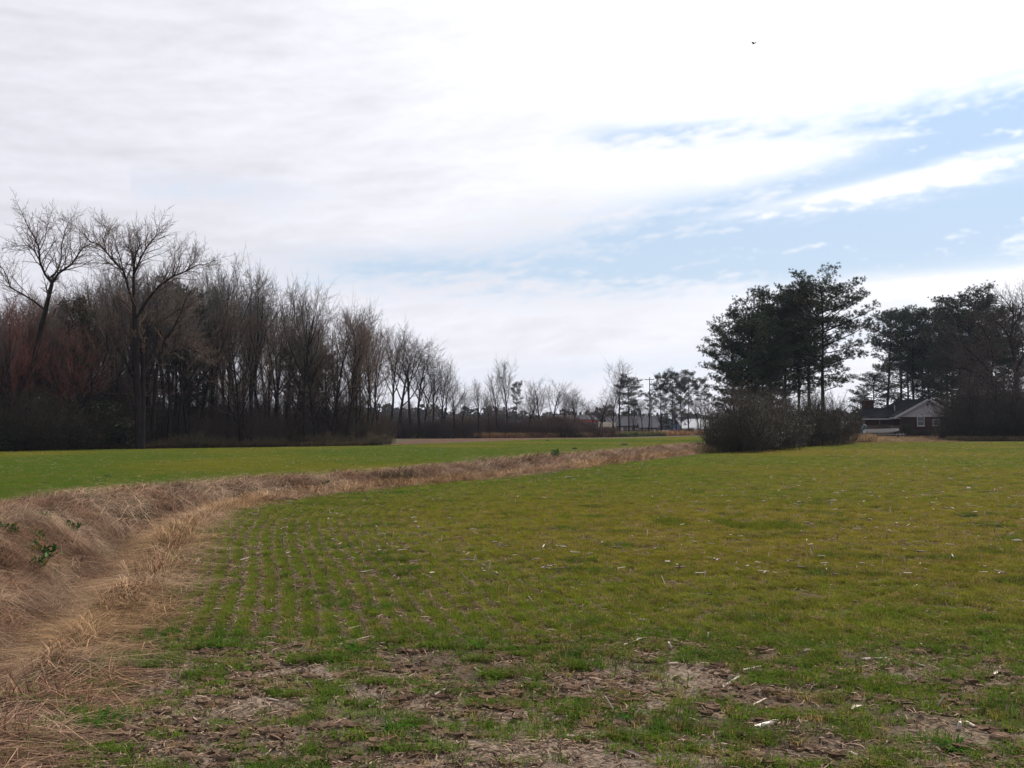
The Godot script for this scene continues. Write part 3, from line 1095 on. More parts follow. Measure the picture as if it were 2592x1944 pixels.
func pines() -> void:
	var p := [pine(16.0, 0.42, 7.0, 46, 201), pine(16.0, 0.3, 8.5, 58, 202), pine(16.0, 0.5, 6.0, 38, 203), pine(16.0, 0.1, 9.0, 60, 204, 1.0), pine(16.0, 0.55, 7.5, 36, 205)]
	M["pines"] = p
	var list := [
		# the clump right of the ditch
		[1949, 716, 113.0, 0, 0.4, 0.9, "pine with narrow top, left of the tallest pines in the right clump"], [2020, 707, 115.0, 0, 1.7, 0.85, "second tallest pine of the right clump, just left of the tallest"],
		[2081, 690, 108.0, 1, 2.9, 1.1, "tallest pine of the right clump, with long limbs reaching right"], [1892, 764, 111.0, 1, 4.0, 1.0, "flat topped pine on the left side of the right clump"],
		[1858, 806, 106.0, 3, 5.1, 1.0, "leftmost broad pine of the right clump, branched nearly to the ground"], [1905, 798, 104.0, 3, 0.9, 1.1, "dense dark pine at the front of the right clump"],
		[2045, 795, 119.0, 0, 2.2, 0.9, "shorter pine with bare red trunk between the tall pines"], [1985, 775, 117.0, 1, 3.3, 0.95, "pine in the middle of the right clump behind the brown bush"], [1878, 905, 100.0, 3, 1.4, 1.2, "low full pine at the left front of the right clump"], [1930, 880, 103.0, 3, 2.4, 1.2, "low full pine behind the tall brown bush"], [1953, 812, 107.0, 3, 4.6, 1.0, "broad dark pine low in the middle of the right clump"],
		[2052, 742, 117.0, 1, 0.2, 0.8, "pine filling the gap left of the tallest pine"], [1990, 748, 112.0, 1, 5.2, 0.85, "pine between the two narrow topped pines of the right clump"],
		# behind the house
		[2243, 774, 165.0, 4, 0.3, 1.0, "lone open crowned pine left of the house row"], [2279, 776, 172.0, 0, 1.1, 0.95, "first pine right of the lone one behind the house"], [2312, 771, 170.0, 0, 2.6, 0.9, "pine directly above the house gable"],
		[2351, 786, 174.0, 1, 3.7, 0.9, "pine right of the house gable top"], [2398, 762, 168.0, 1, 4.4, 0.95, "pine left of the wide dark one at right"], [2457, 729, 152.0, 1, 5.3, 1.15, "widest dark pine at right, rising above the house row"],
		[2432, 790, 158.0, 3, 0.6, 1.0, "low branched pine under the widest dark one"], [2210, 938, 160.0, 3, 2.4, 1.3, "short full pine left of the house chimney"], [2180, 985, 172.0, 3, 0.2, 1.2, "lowest small pine between the clump and the house"],
		[2335, 850, 178.0, 3, 3.0, 1.0, "shorter pine hidden behind the house roof"], [2385, 860, 178.0, 3, 5.0, 1.0, "shorter pine behind the right slope of the house roof"],
		[2505, 758, 166.0, 1, 0.9, 1.1, "dark pine directly behind the gnarled bare tree, left side"], [2570, 780, 168.0, 3, 2.9, 1.1, "dark pine behind the gnarled bare tree, right side"], [2475, 832, 150.0, 3, 1.2, 1.3, "full low pine behind the arched limb"], [2540, 850, 152.0, 3, 2.2, 1.3, "full low pine at the right edge behind the bushes"], [2410, 850, 160.0, 3, 3.3, 1.2, "full low pine right of the house roof"], [2300, 868, 182.0, 3, 4.3, 1.3, "low pine closing the gap behind the house chimney"],
		# far middle
		[1305, 962, 174.0, 4, 1.0, 0.55, "slim dark pine with small round top in the middle distance"], [1592, 950, 193.0, 1, 2.0, 1.05, "broad middle pine with rust tinted trunk by the brown building"], [1673, 940, 200.0, 0, 3.0, 0.8, "leftmost pine of the dense middle group"],
		[1702, 934, 198.0, 3, 4.0, 0.85, "darkest full pine in the dense middle group"], [1724, 948, 202.0, 3, 5.0, 0.8, "full pine second from the right in the dense middle group"], [1743, 931, 206.0, 0, 0.5, 0.75, "pine with pale trunk on the right of the dense middle group"],
		[1773, 952, 202.0, 4, 1.5, 0.8, "thin open pine right of the dense middle group"], [1650, 990, 204.0, 4, 2.5, 0.8, "low open pine beside the utility pole"],
		# in the woods
		[188, 742, 83.0, 2, 0.8, 0.85, "round topped brownish pine in the woods, left of the tallest tree"], [445, 712, 92.0, 1, 2.0, 0.85, "dark pine in the woods right of the tallest forked tree"], [480, 760, 93.0, 3, 4.0, 0.8, "second dark pine in the woods right of the forked tree"],
		[760, 842, 101.0, 1, 1.0, 0.75, "dark pine among the bare trees near the right of the woods"], [815, 880, 104.0, 1, 3.0, 0.7, "smaller dark pine near the right end of the woods"],
	]
	for e in list:
		var o := place_tree(p[e[3]], 16.8, "pine_tree", foot(e[0], e[2]), e[1], e[4], e[5])
		tag(o, e[6], "tree", "pine trees")

func shrubs() -> void:
	var brown := [shrub(4.6, 5.0, 84, Color(0.038, 0.031, 0.02), Color(0.03, 0.034, 0.012), 1500, 301), shrub(4.6, 5.6, 90, Color(0.043, 0.034, 0.022), Color(0.033, 0.032, 0.012), 1200, 302), shrub(2.2, 3.4, 52, Color(0.085, 0.064, 0.036), Color(0.075, 0.065, 0.02), 1500, 303)]
	var green := [thicket(4.2, 5.5, 16, Color(0.024, 0.03, 0.012), 311), thicket(3.0, 4.5, 12, Color(0.035, 0.035, 0.014), 312)]
	M["brown"] = brown
	M["green"] = green
	# the big bush in the ditch and those right of it
	var list := [
		[0, 1866, 71.5, 0.9, 0.8, "brown twiggy bush at the end of the ditch, left front"], [1, 1900, 75.0, 0.95, 0.9, "tall brown bush in front of the right pines"], [1, 1955, 80.0, 0.85, 0.9, "brown bush below the densest pine"],
		[0, 1836, 76.0, 0.7, 0.7, "low brown bush behind the end of the ditch"], [0, 2010, 92.0, 1.1, 1.0, "twiggy bush left of the gap before the house"], [1, 2065, 94.0, 1.15, 0.95, "rounded twiggy bush under the tallest pine"], [0, 2115, 100.0, 1.0, 0.8, "sparse bush at the right of the pine clump"],
		[1, 1915, 84.0, 1.1, 1.1, "bush deep in the shade under the pines"], [0, 1975, 86.0, 1.0, 1.0, "shaded bush between the two large brown bushes"], [1, 2040, 101.0, 1.0, 1.0, "bush at the foot of the bare red pine trunk"],
		# right of the house
		[1, 2446, 122.0, 1.25, 1.2, "tall brown bush hiding the right half of the house"], [0, 2470, 118.0, 1.2, 1.2, "brown bush right of the one against the house"], [1, 2500, 121.0, 1.7, 1.4, "tall tangled bush under the arched limb"], [0, 2555, 119.0, 1.5, 1.4, "tangled bush at the foot of the gnarled tree"], [1, 2605, 121.0, 1.5, 1.4, "bush at the right edge of the photo"], [1, 2470, 128.0, 2.0, 1.5, "highest brown bush behind the others at right"],
	]
	for e in list:
		var o := copy_of(brown[e[0]], Transform3D(Basis(Vector3.UP, e[1] * 0.7).scaled(Vector3(e[4], e[3], e[4])), foot(e[1], e[2])), "bush")
		tag(o, e[5], "bush", "brown bushes on the right")
	list = [
		[0, 1868, 77.0, 0.75, 0.85, "dark evergreen bush inside the brown bush by the ditch"], [1, 1950, 82.0, 0.95, 1.0, "dark evergreen bush low under the pines"], [0, 2050, 99.0, 0.8, 0.9, "evergreen bush right of the brown bushes"],
		[0, 2455, 123.0, 1.15, 1.2, "large dark evergreen bush right of the house"], [0, 2515, 124.0, 1.45, 1.3, "vine covered evergreen mass under the arched limb"], [0, 2570, 125.0, 1.4, 1.3, "evergreen mass at the right edge by the gnarled tree"], [1, 2445, 121.0, 1.0, 1.0, "low evergreen bush at the right corner of the house"], [1, 2492, 119.0, 0.9, 1.2, "low dark evergreen bush at the field edge, right"],
	]
	for e in list:
		var o := copy_of(green[e[0]], Transform3D(Basis(Vector3.UP, e[1] * 0.7).scaled(Vector3(e[4], e[3], e[4])), foot(e[1], e[2])), "bush")
		tag(o, e[5], "bush", "dark evergreen bushes on the right")
	rng.seed = 34
	var sap := [sapling(420), sapling(421)]
	var sl := [[1822, 73.0, 0.5], [1846, 75.0, 0.66], [1880, 72.5, 0.62], [1902, 76.0, 0.68], [1940, 80.0, 0.6], [1968, 85.0, 0.7], [2008, 90.0, 0.66], [2050, 93.0, 0.7], [2092, 97.0, 0.6], [2128, 101.0, 0.5], [2425, 121.0, 0.8], [2452, 119.0, 1.0], [2488, 121.0, 1.1], [2522, 118.0, 1.15], [2560, 118.0, 1.05], [2585, 120.0, 1.2]]
	for k in sl.size():
		var e = sl[k]
		var o := copy_of(sap[k % 2], Transform3D(Basis(Vector3.UP, k * 1.1).scaled(Vector3(e[2] * 1.1, e[2], e[2] * 1.1)), foot(e[0], e[1])), "sapling")
		tag(o, "bare sapling rising out of the brown bushes %s, %s from left" % ["below the right pines" if k < 10 else "right of the house", ordinal(k if k < 10 else k - 10)], "tree", "saplings in the right bushes")
	# along the foot of the woods
	rng.seed = 31
	var px := -60.0
	var n := 0
	while px < 945.0:
		var near_left := px < 330.0
		var d := woods_depth(px) + rnd(0.0, 3.5)
		var src: Node3D = brown[2]
		var s := rnd(0.3, 0.75)
		if px > 330.0 and rng.randf() < 0.35:
			px += 20.0
		var word := "low olive brown"
		if near_left:
			src = [green[0], brown[0], green[1], brown[1]][n % 4]
			s = rnd(0.85, 1.15)
			word = ["dark evergreen", "brown twiggy", "dull green", "tangled brown"][n % 4]
		var o := copy_of(src, Transform3D(Basis(Vector3.UP, rnd(0, TAU)).scaled(Vector3(s * 1.1, s, s * 1.1)), foot(px, d)), "bush")
		tag(o, "%s bush, %s from the left at the foot of the woods" % [word, ordinal(n)], "bush", "bushes at the foot of the woods")
		px += rnd(24, 38)
		n += 1
	# what fills the floor of the woods: nobody could count it
	var s := Shape.new()
	rng.seed = 32
	var S := hard_settings(0)
	S.top = 2
	S.steps = [4, 2, 2]
	S.kids = [7, 3, 0]
	S.ratio = [0.4, 0.5, 0.5]
	S.thick = 0.012
	S.twig_col = Color(0.06, 0.048, 0.038)
	var w := Shape.new()
	for k in 40:
		var a := rnd(0, TAU)
		grow(s, s, Vector3(cos(a) * rnd(0, 1.4), -0.1, sin(a) * rnd(0, 1.4)), Vector3(rnd(-0.5, 0.5), 1, rnd(-0.5, 0.5)).normalized(), rnd(1.2, 3.0), 0.016, 0, S)
	for k in s.c.size():
		s.c[k] = Color(0.06, 0.048, 0.038)
	var buf := PackedFloat32Array()
	for k in 420:
		var x := -380.0 + 1350.0 * rng.randf()
		var d := woods_depth(x) + 3.0 + 60.0 * pow(rng.randf(), 1.4)
		if x > 820:
			d = woods_depth(x) + 3.0 + 26.0 * rng.randf()
		var sc := rnd(0.4, 1.3) * (1.5 if x < 330.0 else 0.9)
		put(buf, Basis(Vector3.UP, rnd(0, TAU)).scaled(Vector3(sc, sc, sc)), foot(x, d), Color(1, 1, 1) * rnd(0.7, 1.2))
	stuff("underbrush", s.mesh(M.twig), buf, "dark leafless underbrush filling the floor of the left woods")
	# the brush across the far end of the fields
	buf = PackedFloat32Array()
	for k in 300:
		var x := 960.0 + 860.0 * rng.randf()
		var d := rnd(172.0, 186.0)
		if x > 1180 and x < 1500:
			d = rnd(170.0, 190.0)
		var sc := rnd(0.5, 1.0) * (1.0 + 0.7 * n_low.get_noise_2d(x * 0.1, 1.0))
		if x > 1510.0:
			sc *= 0.6
		if x > 1560:
			d = rnd(184.0, 192.0)
			sc *= 0.6
		put(buf, Basis(Vector3.UP, rnd(0, TAU)).scaled(Vector3(sc * 1.3, sc, sc * 1.3)), foot(x, d), Color(1.1, 0.95, 1.0) * rnd(0.7, 1.3))
	for k in 110:
		var x := 905.0 + 290.0 * rng.randf()
		var sc := rnd(0.5, 1.1) * lerpf(1.25, 0.8, (x - 905.0) / 290.0)
		put(buf, Basis(Vector3.UP, rnd(0, TAU)).scaled(Vector3(sc * 1.2, sc, sc * 1.2)), foot(x, rnd(163.0, 174.0)), Color(1.0, 0.95, 0.95) * rnd(0.6, 1.1))
	stuff("brush", s.mesh(M.twig), buf, "grey brown brush hedge across the far end of the fields")
	# far woods
	var f := Shape.new()
	rng.seed = 33
	for k in 520:
		var d := rv().normalized()
		var p := Vector3(d.x * 2.6, 3.6 + d.y * 3.4, d.z * 2.6) * Vector3(1, 1, 1) * (0.75 + 0.35 * n_mid.get_noise_3d(d.x * 4, d.y * 4, d.z * 4))
		var ld := (d + rv()).normalized()
		f.leaf(p, ld, ld.cross(rv()).normalized(), rnd(0.8, 1.5), rnd(0.6, 1.0), Color(0.03, 0.036, 0.024) * rnd(0.6, 1.4))
	buf = PackedFloat32Array()
	for k in 900:
		var x := rnd(-420.0, 520.0)
		var d := rnd(420.0, 640.0)
		var sc := rnd(0.8, 1.5) * (1.0 + 0.5 * n_low.get_noise_2d(x * 0.05, d * 0.05))
		put(buf, Basis(Vector3.UP, rnd(0, TAU)).scaled(Vector3(sc * 1.2, sc, sc * 1.2)), Vector3(x, 0, -d), Color(1, 1, 1) * rnd(0.8, 1.2))
	stuff("distant_woods", f.mesh(M.leaves), buf, "blue grey band of distant woods on the horizon")

# ------------------------------------------------------------------ grasses
func wheat_fields() -> void:
	rng.seed = 41
	var t := Shape.new()
	for k in 14:
		var a := rnd(0, TAU)
		var p := Vector3(rnd(-0.055, 0.055), -0.005, rnd(-0.035, 0.035))
		t.blade(p, Vector3(cos(a), 0, sin(a)), rnd(0.045, 0.085), rnd(0.0035, 0.006), rnd(0.5, 1.5), Color.WHITE)
	var m := t.mesh(M.wheat, false)
	var green := Color(0.125, 0.17, 0.02)
	var deep := Color(0.055, 0.12, 0.018)
	var yellow := Color(0.215, 0.19, 0.022)
	var tan := Color(0.26, 0.18, 0.075)
	# near field: [from, to, per square metre, size]
	var bands := [[3.0, 9.0, 520.0, 1.0], [9.0, 15.0, 430.0, 1.1], [15.0, 26.0, 250.0, 1.35], [26.0, 45.0, 110.0, 1.9], [45.0, 75.0, 45.0, 2.7], [75.0, 140.0, 16.0, 4.2]]
	var buf := PackedFloat32Array()
	for b in bands:
		var lo: float = b[0]
		var hi: float = b[1]
		var area := 0.54 * (hi * hi - lo * lo) + 9.0 * (hi - lo)
		for k in int(area * b[2]):
			var d := sqrt(lerpf(lo * lo, hi * hi, rng.randf()))
			var x := rnd(-1, 1) * (0.54 * d + 4.8)
			var s := side(x, d)
			if s < 0.0 or d > right_field_end(x) + 0.5:
				continue
			var col_green := green
			var bare := bareness(x, d)
			var nm := n_mid.get_noise_2d(x * 1.1, d * 1.5)
			var nl := n_low.get_noise_2d(x * 0.8 + 17.0, d * 0.8)
			var patch := n_mid.get_noise_2d(x * 3.0 + 50.0, d * 5.5) + 0.35 * n_fine.get_noise_2d(x * 2.0, d * 3.0)
			if bare > 0.1:
				col_green = deep
			if bare > 0.0:
				var keep := 1.0 - bare * 1.02 + bare * (1.3 * maxf(0.0, patch + 0.14) + 0.5 * nm)
				if rng.randf() > keep * keep * 1.1:
					continue
			elif d < 60.0 and patch < -0.05 and rng.randf() < minf(0.93, (-0.05 - patch) * 3.2):
				continue
			if s > 9.0 and d > 18.0 and absf(s / 0.76 - roundf(s / 0.76)) < 0.13 and rng.randf() < 0.55 + 1.2 * nl:
				continue
			# drilled rows follow the ditch; on the headland they run across
			var rowness := (1.0 - smoothstep(5.0, 15.0, s)) * (1.0 if d > 8.5 and d < 45.0 else 0.0)
			if d < 8.8:
				if rng.randf() < 0.75 * (1.0 - smoothstep(0.0, 2.5, x)):
					d = snappedf(d, 0.24) + rnd(-0.045, 0.045)
			elif s < 15.0 and rng.randf() < 0.9 * rowness:
				var s2 := snappedf(s - 0.095, 0.19) + 0.095 + rnd(-0.05, 0.05)
				x += (s2 - s) / edge_c[int((d + 40.0) * 4.0)]
			elif rng.randf() < 0.7:
				var s3 := snappedf(s - 0.095, 0.19) + 0.095 + rnd(-0.04, 0.04)
				x += (s3 - s) / edge_c[int((d + 40.0) * 4.0)]
			if s < 0.5 and rng.randf() > 0.3 + s:
				continue
			var yel := clampf(0.32 + 0.85 * nl + 0.45 * nm + rnd(-0.35, 0.35) + 0.16 * smoothstep(10.0, 16.0, d) * smoothstep(1.5, 6.0, s) - 0.4 * (1.0 - smoothstep(0.5, 4.0, s)) - 0.3 * bare, 0.0, 1.0)
			var col := green.lerp(col_green, 0.5).lerp(yellow, yel)
			if nm > 0.2:
				col = col.lerp(deep, minf(0.8, (nm - 0.2) * 1.8))
			if rng.randf() < 0.13 + 0.1 * yel:
				col = tan
			col *= rnd(0.6, 1.35)
			var w: float = b[3] * rnd(0.8, 1.3) * lerpf(1.0, 0.78, rowness * (1.0 - smoothstep(1.5, 6.0, s)))
			var h := rnd(0.8, 1.25) * lerpf(1.0, 1.25, smoothstep(0.1, 0.5, nm)) * (1.0 + 0.15 * minf(b[3] - 1.0, 2.0))
			put(buf, Basis(Vector3.UP, rnd(0, TAU)).scaled(Vector3(w, h, w)), Vector3(x, ground(x, d), -d), col)
	# the taller dark green strip in the middle
	for k in 2600:
		var f := rng.randf()
		var x := lerpf(1.15, 5.0, f) + rnd(-0.3, 0.3)
		var d := lerpf(20.6, 18.4, f) + rng.randfn(0.0, 0.4) + 0.5 * n_mid.get_noise_2d(x * 2.0, 3.0)
		var amount := n_mid.get_noise_2d(x * 2.3, 77.0) + 0.25
		if rng.randf() > amount * 1.5 - 0.05:
			continue
		put(buf, Basis(Vector3.UP, rnd(0, TAU)).scaled(Vector3(1.3, rnd(0.8, 2.1), 1.3)), Vector3(x, ground(x, d), -d), deep.lerp(yellow, rnd(0, 0.9)) * rnd(0.6, 1.3))
	stuff("wheat", m, buf, "short green winter wheat seedlings in rows on the near field")
	# the field beyond the ditch
	buf = PackedFloat32Array()
	rng.seed = 42
	for b in [[18.0, 30.0, 220.0, 1.4], [30.0, 50.0, 90.0, 2.1], [50.0, 80.0, 36.0, 3.0], [80.0, 170.0, 11.0, 5.0]]:
		var lo: float = b[0]
		var hi: float = b[1]
		for k in int((0.56 * (hi * hi - lo * lo) + 10.0 * (hi - lo)) * b[2]):
			var d := sqrt(lerpf(lo * lo, hi * hi, rng.randf()))
			var x := rnd(-1, 1) * (0.54 * d + 6.0)
			var s := side(x, d)
			if (s > -5.0 and d < 98.0) or s > -0.5 or d > left_field_end(x):
				continue
			var nm := n_mid.get_noise_2d(x * 0.8, d * 0.8)
			var nl := n_low.get_noise_2d(x * 0.8 - 60.0, d * 0.6)
			var col := green.lerp(deep, 0.45).lerp(yellow, clampf(0.22 + 0.8 * nl + 0.3 * nm, 0.0, 0.8))
			if rng.randf() < 0.09:
				col = tan
			col *= rnd(0.78, 1.22)
			var w: float = b[3] * rnd(0.8, 1.3)
			put(buf, Basis(Vector3.UP, rnd(0, TAU)).scaled(Vector3(w, rnd(1.0, 1.5), w)), Vector3(x, ground(x, d), -d), col)
	stuff("wheat", m, buf, "short green winter wheat covering the far field left of the ditch")

func dead_grass() -> void:
	rng.seed = 51
	var t := Shape.new()
	for k in 18:
		var a := rnd(-1.1, 1.1) + (rnd(-2.5, 2.5) if k % 4 == 0 else 0.0)
		var p := Vector3(rnd(-0.12, 0.12), -0.02, rnd(-0.12, 0.12))
		t.blade(p, Vector3(cos(a), 0, sin(a)), rnd(0.16, 0.55), rnd(0.004, 0.008), rnd(0.8, 2.4), Color.WHITE * rnd(0.5, 1.25))
	var m := t.mesh(M.straw, true)
	var buf := PackedFloat32Array()
	for b in [[0.0, 12.0, 230.0, 0.85], [12.0, 24.0, 130.0, 1.0], [24.0, 45.0, 60.0, 1.4], [45.0, 98.0, 26.0, 2.0]]:
		for k in int((b[1] - b[0]) * 6.6 * b[2]):
			var d: float = rnd(b[0], b[1])
			var s := rnd(-5.5, 0.4)
			if s > 0.0 and rng.randf() < s * 1.6 + 0.25:
				continue
			if s < -4.8 and rng.randf() < 0.55:
				continue
			if s > -2.0 and s < -0.4 and rng.randf() < 0.85:
				continue
			var x := edge_at(d) + s / edge_c[int((d + 40.0) * 4.0)]
			if absf(x) > 0.56 * d + 6.0:
				continue
			var nm := n_mid.get_noise_2d(x * 1.3, d * 1.3)
			var hollow := n_mid.get_noise_2d(x * 1.7 + 9.0, d * 1.7)
			if hollow < -0.12 and rng.randf() < minf(0.92, (-0.12 - hollow) * 5.0):
				continue
			var pale := Color(0.46, 0.335, 0.235)
			var red := Color(0.30, 0.17, 0.11)
			var orange := Color(0.38, 0.24, 0.125)
			var col := pale.lerp(red, clampf(0.35 + 1.3 * nm, 0.0, 1.0))
			if s > -1.2:
				col = col.lerp(orange, clampf(0.45 + 1.4 * n_low.get_noise_2d(x * 3.0, d * 3.0), 0.0, 0.9) * smoothstep(6.0, 9.5, d))
			if s > -1.2 and d < 16.0 and rng.randf() < 0.5:
				col = Color(0.15, 0.085, 0.055)
			if rng.randf() < 0.05:
				col = Color(0.09, 0.12, 0.03)
			if s > -0.7 and s < 0.1 and d > 8.0:
				col = col.lerp(orange, 0.35)
			col *= rnd(0.6, 1.25)
			# the grass lies over towards the ditch's bottom
			var fall := 0.0 if s < -1.7 else PI
			if s > -0.45:
				fall = rnd(0, TAU)
			var lie := rnd(0.3, 0.75)
			if s > -1.2:
				lie = rnd(0.1, 0.4) if s > 0.0 else rnd(0.3, 0.75)
				if d < 10.0:
					lie = rnd(0.08, 0.25) if s > -0.15 else rnd(0.15, 0.5)
			var w: float = b[3] * rnd(0.8, 1.25)
			var slope := -atan2(edge_at(d + 0.5) - edge_at(d - 0.5), 1.0)
			var y := ground(x, d)
			var up := Vector3(y - ground(x + 0.25, d), 0.25, ground(x, d + 0.25) - y).normalized()
			var tip := Basis(Quaternion(Vector3.UP, up.lerp(Vector3.UP, 0.45).normalized()))
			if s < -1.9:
				var shade_streak := n_mid.get_noise_2d(d * 3.2 + 0.8 * s, s * 0.7 + 30.0)  # dark downslope streaks, shadow between the clumps painted into the blades
				col = (col * 1.05).lerp(Color(0.11, 0.06, 0.04), clampf(0.22 + 1.9 * shade_streak + 0.55 * smoothstep(-4.2, -2.4, s), 0.0, 0.92))  # blades darken towards the ditch bottom: the bank's shading put into their colour
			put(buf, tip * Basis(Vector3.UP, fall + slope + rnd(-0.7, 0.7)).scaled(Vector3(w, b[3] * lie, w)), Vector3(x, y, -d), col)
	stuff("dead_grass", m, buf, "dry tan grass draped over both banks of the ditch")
	# the reddish broomsedge across the far end
	buf = PackedFloat32Array()
	rng.seed = 52
	for k in 9000:
		var px := 960.0 + 860.0 * rng.randf()
		var d := rnd(163.0, 182.0)
		var x := ray(px, 1100).x * d
		if d < 163.0 + (x + 12.0) * 0.4 or px < 1150 and rng.randf() < 0.8:
			continue
		var col := Color(0.30, 0.15, 0.085).lerp(Color(0.40, 0.25, 0.12), rng.randf())
		if n_low.get_noise_2d(x * 2.0, d * 2.0) > 0.1:
			col = Color(0.10, 0.12, 0.035)
		var w := rnd(2.5, 4.0)
		put(buf, Basis(Vector3.UP, rnd(0, TAU)).scaled(Vector3(w, rnd(2.0, 3.6), w)), Vector3(x, ground(x, d), -d), col * rnd(0.7, 1.2))
	for k in 5000:
		var px := 2130.0 + 300.0 * rng.randf()
		var d := rnd(106.0, 150.0)
		var x := ray(px, 1100).x * d
		if d < right_field_end(x):
			continue
		var tall := 1.9 if px < 2215 and d < 132.0 else 0.35
		put(buf, Basis(Vector3.UP, rnd(0, TAU)).scaled(Vector3(2.0, tall * rnd(0.7, 1.3), 2.0)), Vector3(x, ground(x, d), -d), Color(0.26, 0.17, 0.09) * rnd(0.7, 1.2))
	for k in 3500:
		var px := 1770.0 + 390.0 * rng.randf() if k % 2 else 2400.0 + 220.0 * rng.randf()
		var d := (70.0 + (px - 1770.0) * 0.085 if px < 2200.0 else 116.0) + rnd(-2.5, 3.0)
		var x := ray(px, 1120).x * d
		put(buf, Basis(Vector3.UP, rnd(0, TAU)).scaled(Vector3(1.6, rnd(0.6, 2.2), 1.6)), Vector3(x, ground(x, d), -d), Color(0.22, 0.15, 0.085).lerp(Color(0.08, 0.085, 0.03), rng.randf() * 0.8) * rnd(0.6, 1.2))
	for k in 5000:
		var px := -40.0 + 990.0 * rng.randf()
		var d := woods_depth(px) + rnd(-0.8, 1.8)
		var x := ray(px, 1130).x * d
		put(buf, Basis(Vector3.UP, rnd(0, TAU)).scaled(Vector3(1.5, rnd(0.4, 1.8), 1.5)), Vector3(x, ground(x, d), -d), Color(0.17, 0.11, 0.065).lerp(Color(0.06, 0.06, 0.022), rng.randf()) * rnd(0.5, 1.1))
	stuff("broomsedge", m, buf, "rust coloured tall dead grass beyond the far ends of the fields")
	# straw litter on the soil
	rng.seed = 53
	var l := Shape.new()
	l.tube(PackedVector3Array([Vector3(-0.03, 0.003, 0), Vector3(0, 0.006, 0.003), Vector3(0.03, 0.003, 0.0)]), PackedFloat32Array([0.0022, 0.003, 0.0015]), 3, Color.WHITE)
	buf = PackedFloat32Array()
	for k in 80000:
		var d := sqrt(lerpf(9.0, 20.0 * 20.0, pow(rng.randf(), 1.25)))
		var x := rnd(-1, 1) * (0.54 * d + 1.0)
		var s := side(x, d)
		if s < -1.0:
			continue
		if s > 1.2 and n_mid.get_noise_2d(x * 1.8 + 5.0, d * 1.8) < 0.02 and rng.randf() < 0.8:
			continue
		var col := Color(0.42, 0.32, 0.235).lerp(Color(0.16, 0.095, 0.065), pow(rng.randf(), 0.7)) * rnd(0.7, 1.2)
		var sc := rnd(0.5, 1.7)
		var bs := Basis(Vector3.UP, rnd(0, TAU)) * Basis(Vector3.BACK, rnd(-0.35, 0.35))
		put(buf, bs.scaled_local(Vector3(sc, rnd(0.8, 2.0), rnd(0.8, 2.2))), Vector3(x, ground(x, d) + rnd(0.0, 0.015), -d), col)
	stuff("straw", l.mesh(M.straw, false), buf, "small scraps of brown and pale straw littering the near soil")
	# torn leaf scraps
	var sc2 := Shape.new()
	for q in 3:
		var off := Vector3(rnd(-0.03, 0.03), 0, rnd(-0.03, 0.03))
		for j in 5:
			var f := j / 4.0
			var pp := off + Vector3(f * 0.09 - 0.045, 0.004 + 0.018 * sin(f * 3.0 + q), 0.012 * sin(f * 4.0 + q * 2.0))
			for e in [-1.0, 1.0]:
				sc2.v.append(pp + Vector3(0, 0.005 * e * sin(f * 5.0), 0.006 * e * sin(PI * (0.1 + 0.8 * f))))
				sc2.n.append(Vector3.UP)
				sc2.c.append(Color.WHITE)
				sc2.uv.append(Vector2.ZERO)
		for j in 4:
			var a := q * 10 + j * 2
			sc2.i.append_array([a, a + 1, a + 2, a + 2, a + 1, a + 3])
	buf = PackedFloat32Array()
	for k in 60000:
		var d := sqrt(lerpf(9.0, 30.0 * 30.0, pow(rng.randf(), 1.5)))
		var x := rnd(-1, 1) * (0.54 * d + 1.0)
		var s := side(x, d)
		if s < -0.6:
			continue
		var dirt := maxf(bareness(x, d), 0.8 * (1.0 - smoothstep(0.5, 5.0, s)))
		if rng.randf() > 0.05 + dirt * 0.8 + 0.4 * n_mid.get_noise_2d(x * 1.3 + 5.0, d * 1.3):
			continue
		var col := Color(0.22, 0.16, 0.115).lerp(Color(0.075, 0.048, 0.035), pow(rng.randf(), 0.6)) * rnd(0.7, 1.25)
		var big := rnd(0.18, 0.55)
		var bs := Basis(Vector3.UP, rnd(0, TAU)) * Basis(Vector3.BACK, rnd(-0.3, 0.3)) * Basis(Vector3.RIGHT, rnd(-0.5, 0.5))
		put(buf, bs.scaled_local(Vector3(big * rnd(0.8, 1.8), rnd(0.4, 1.1), big)), Vector3(x, ground(x, d) + rnd(0.0, 0.012), -d), col)
	stuff("leaf_scraps", sc2.mesh(M.straw, false), buf, "curled brown scraps of torn corn leaves on the near soil")
	# clods too small to pick apart
	rng.seed = 54
	buf = PackedFloat32Array()
	var cl := clod_shape(540)
	for k in 16000:
		var d := sqrt(lerpf(16.0, 120.0, rng.randf()))
		var x := rnd(-1, 1) * (0.54 * d + 0.6)
		if side(x, d) < 0.1 or bareness(x, d) < 0.3 or n_mid.get_noise_2d(x * 1.4, d * 1.4) < -0.12:
			continue
		var sc := 0.008 + 0.04 * pow(rng.randf(), 3.5)
		put(buf, Basis(Vector3.UP, rnd(0, TAU)).scaled(Vector3(sc * rnd(0.8, 1.5), sc * rnd(0.5, 0.9), sc)), Vector3(x, ground(x, d), -d), Color(1.0, 0.95, 0.9) * rnd(0.55, 1.1))
	stuff("soil_crumbs", cl, buf, "small brown crumbs of earth on the bare foreground soil")

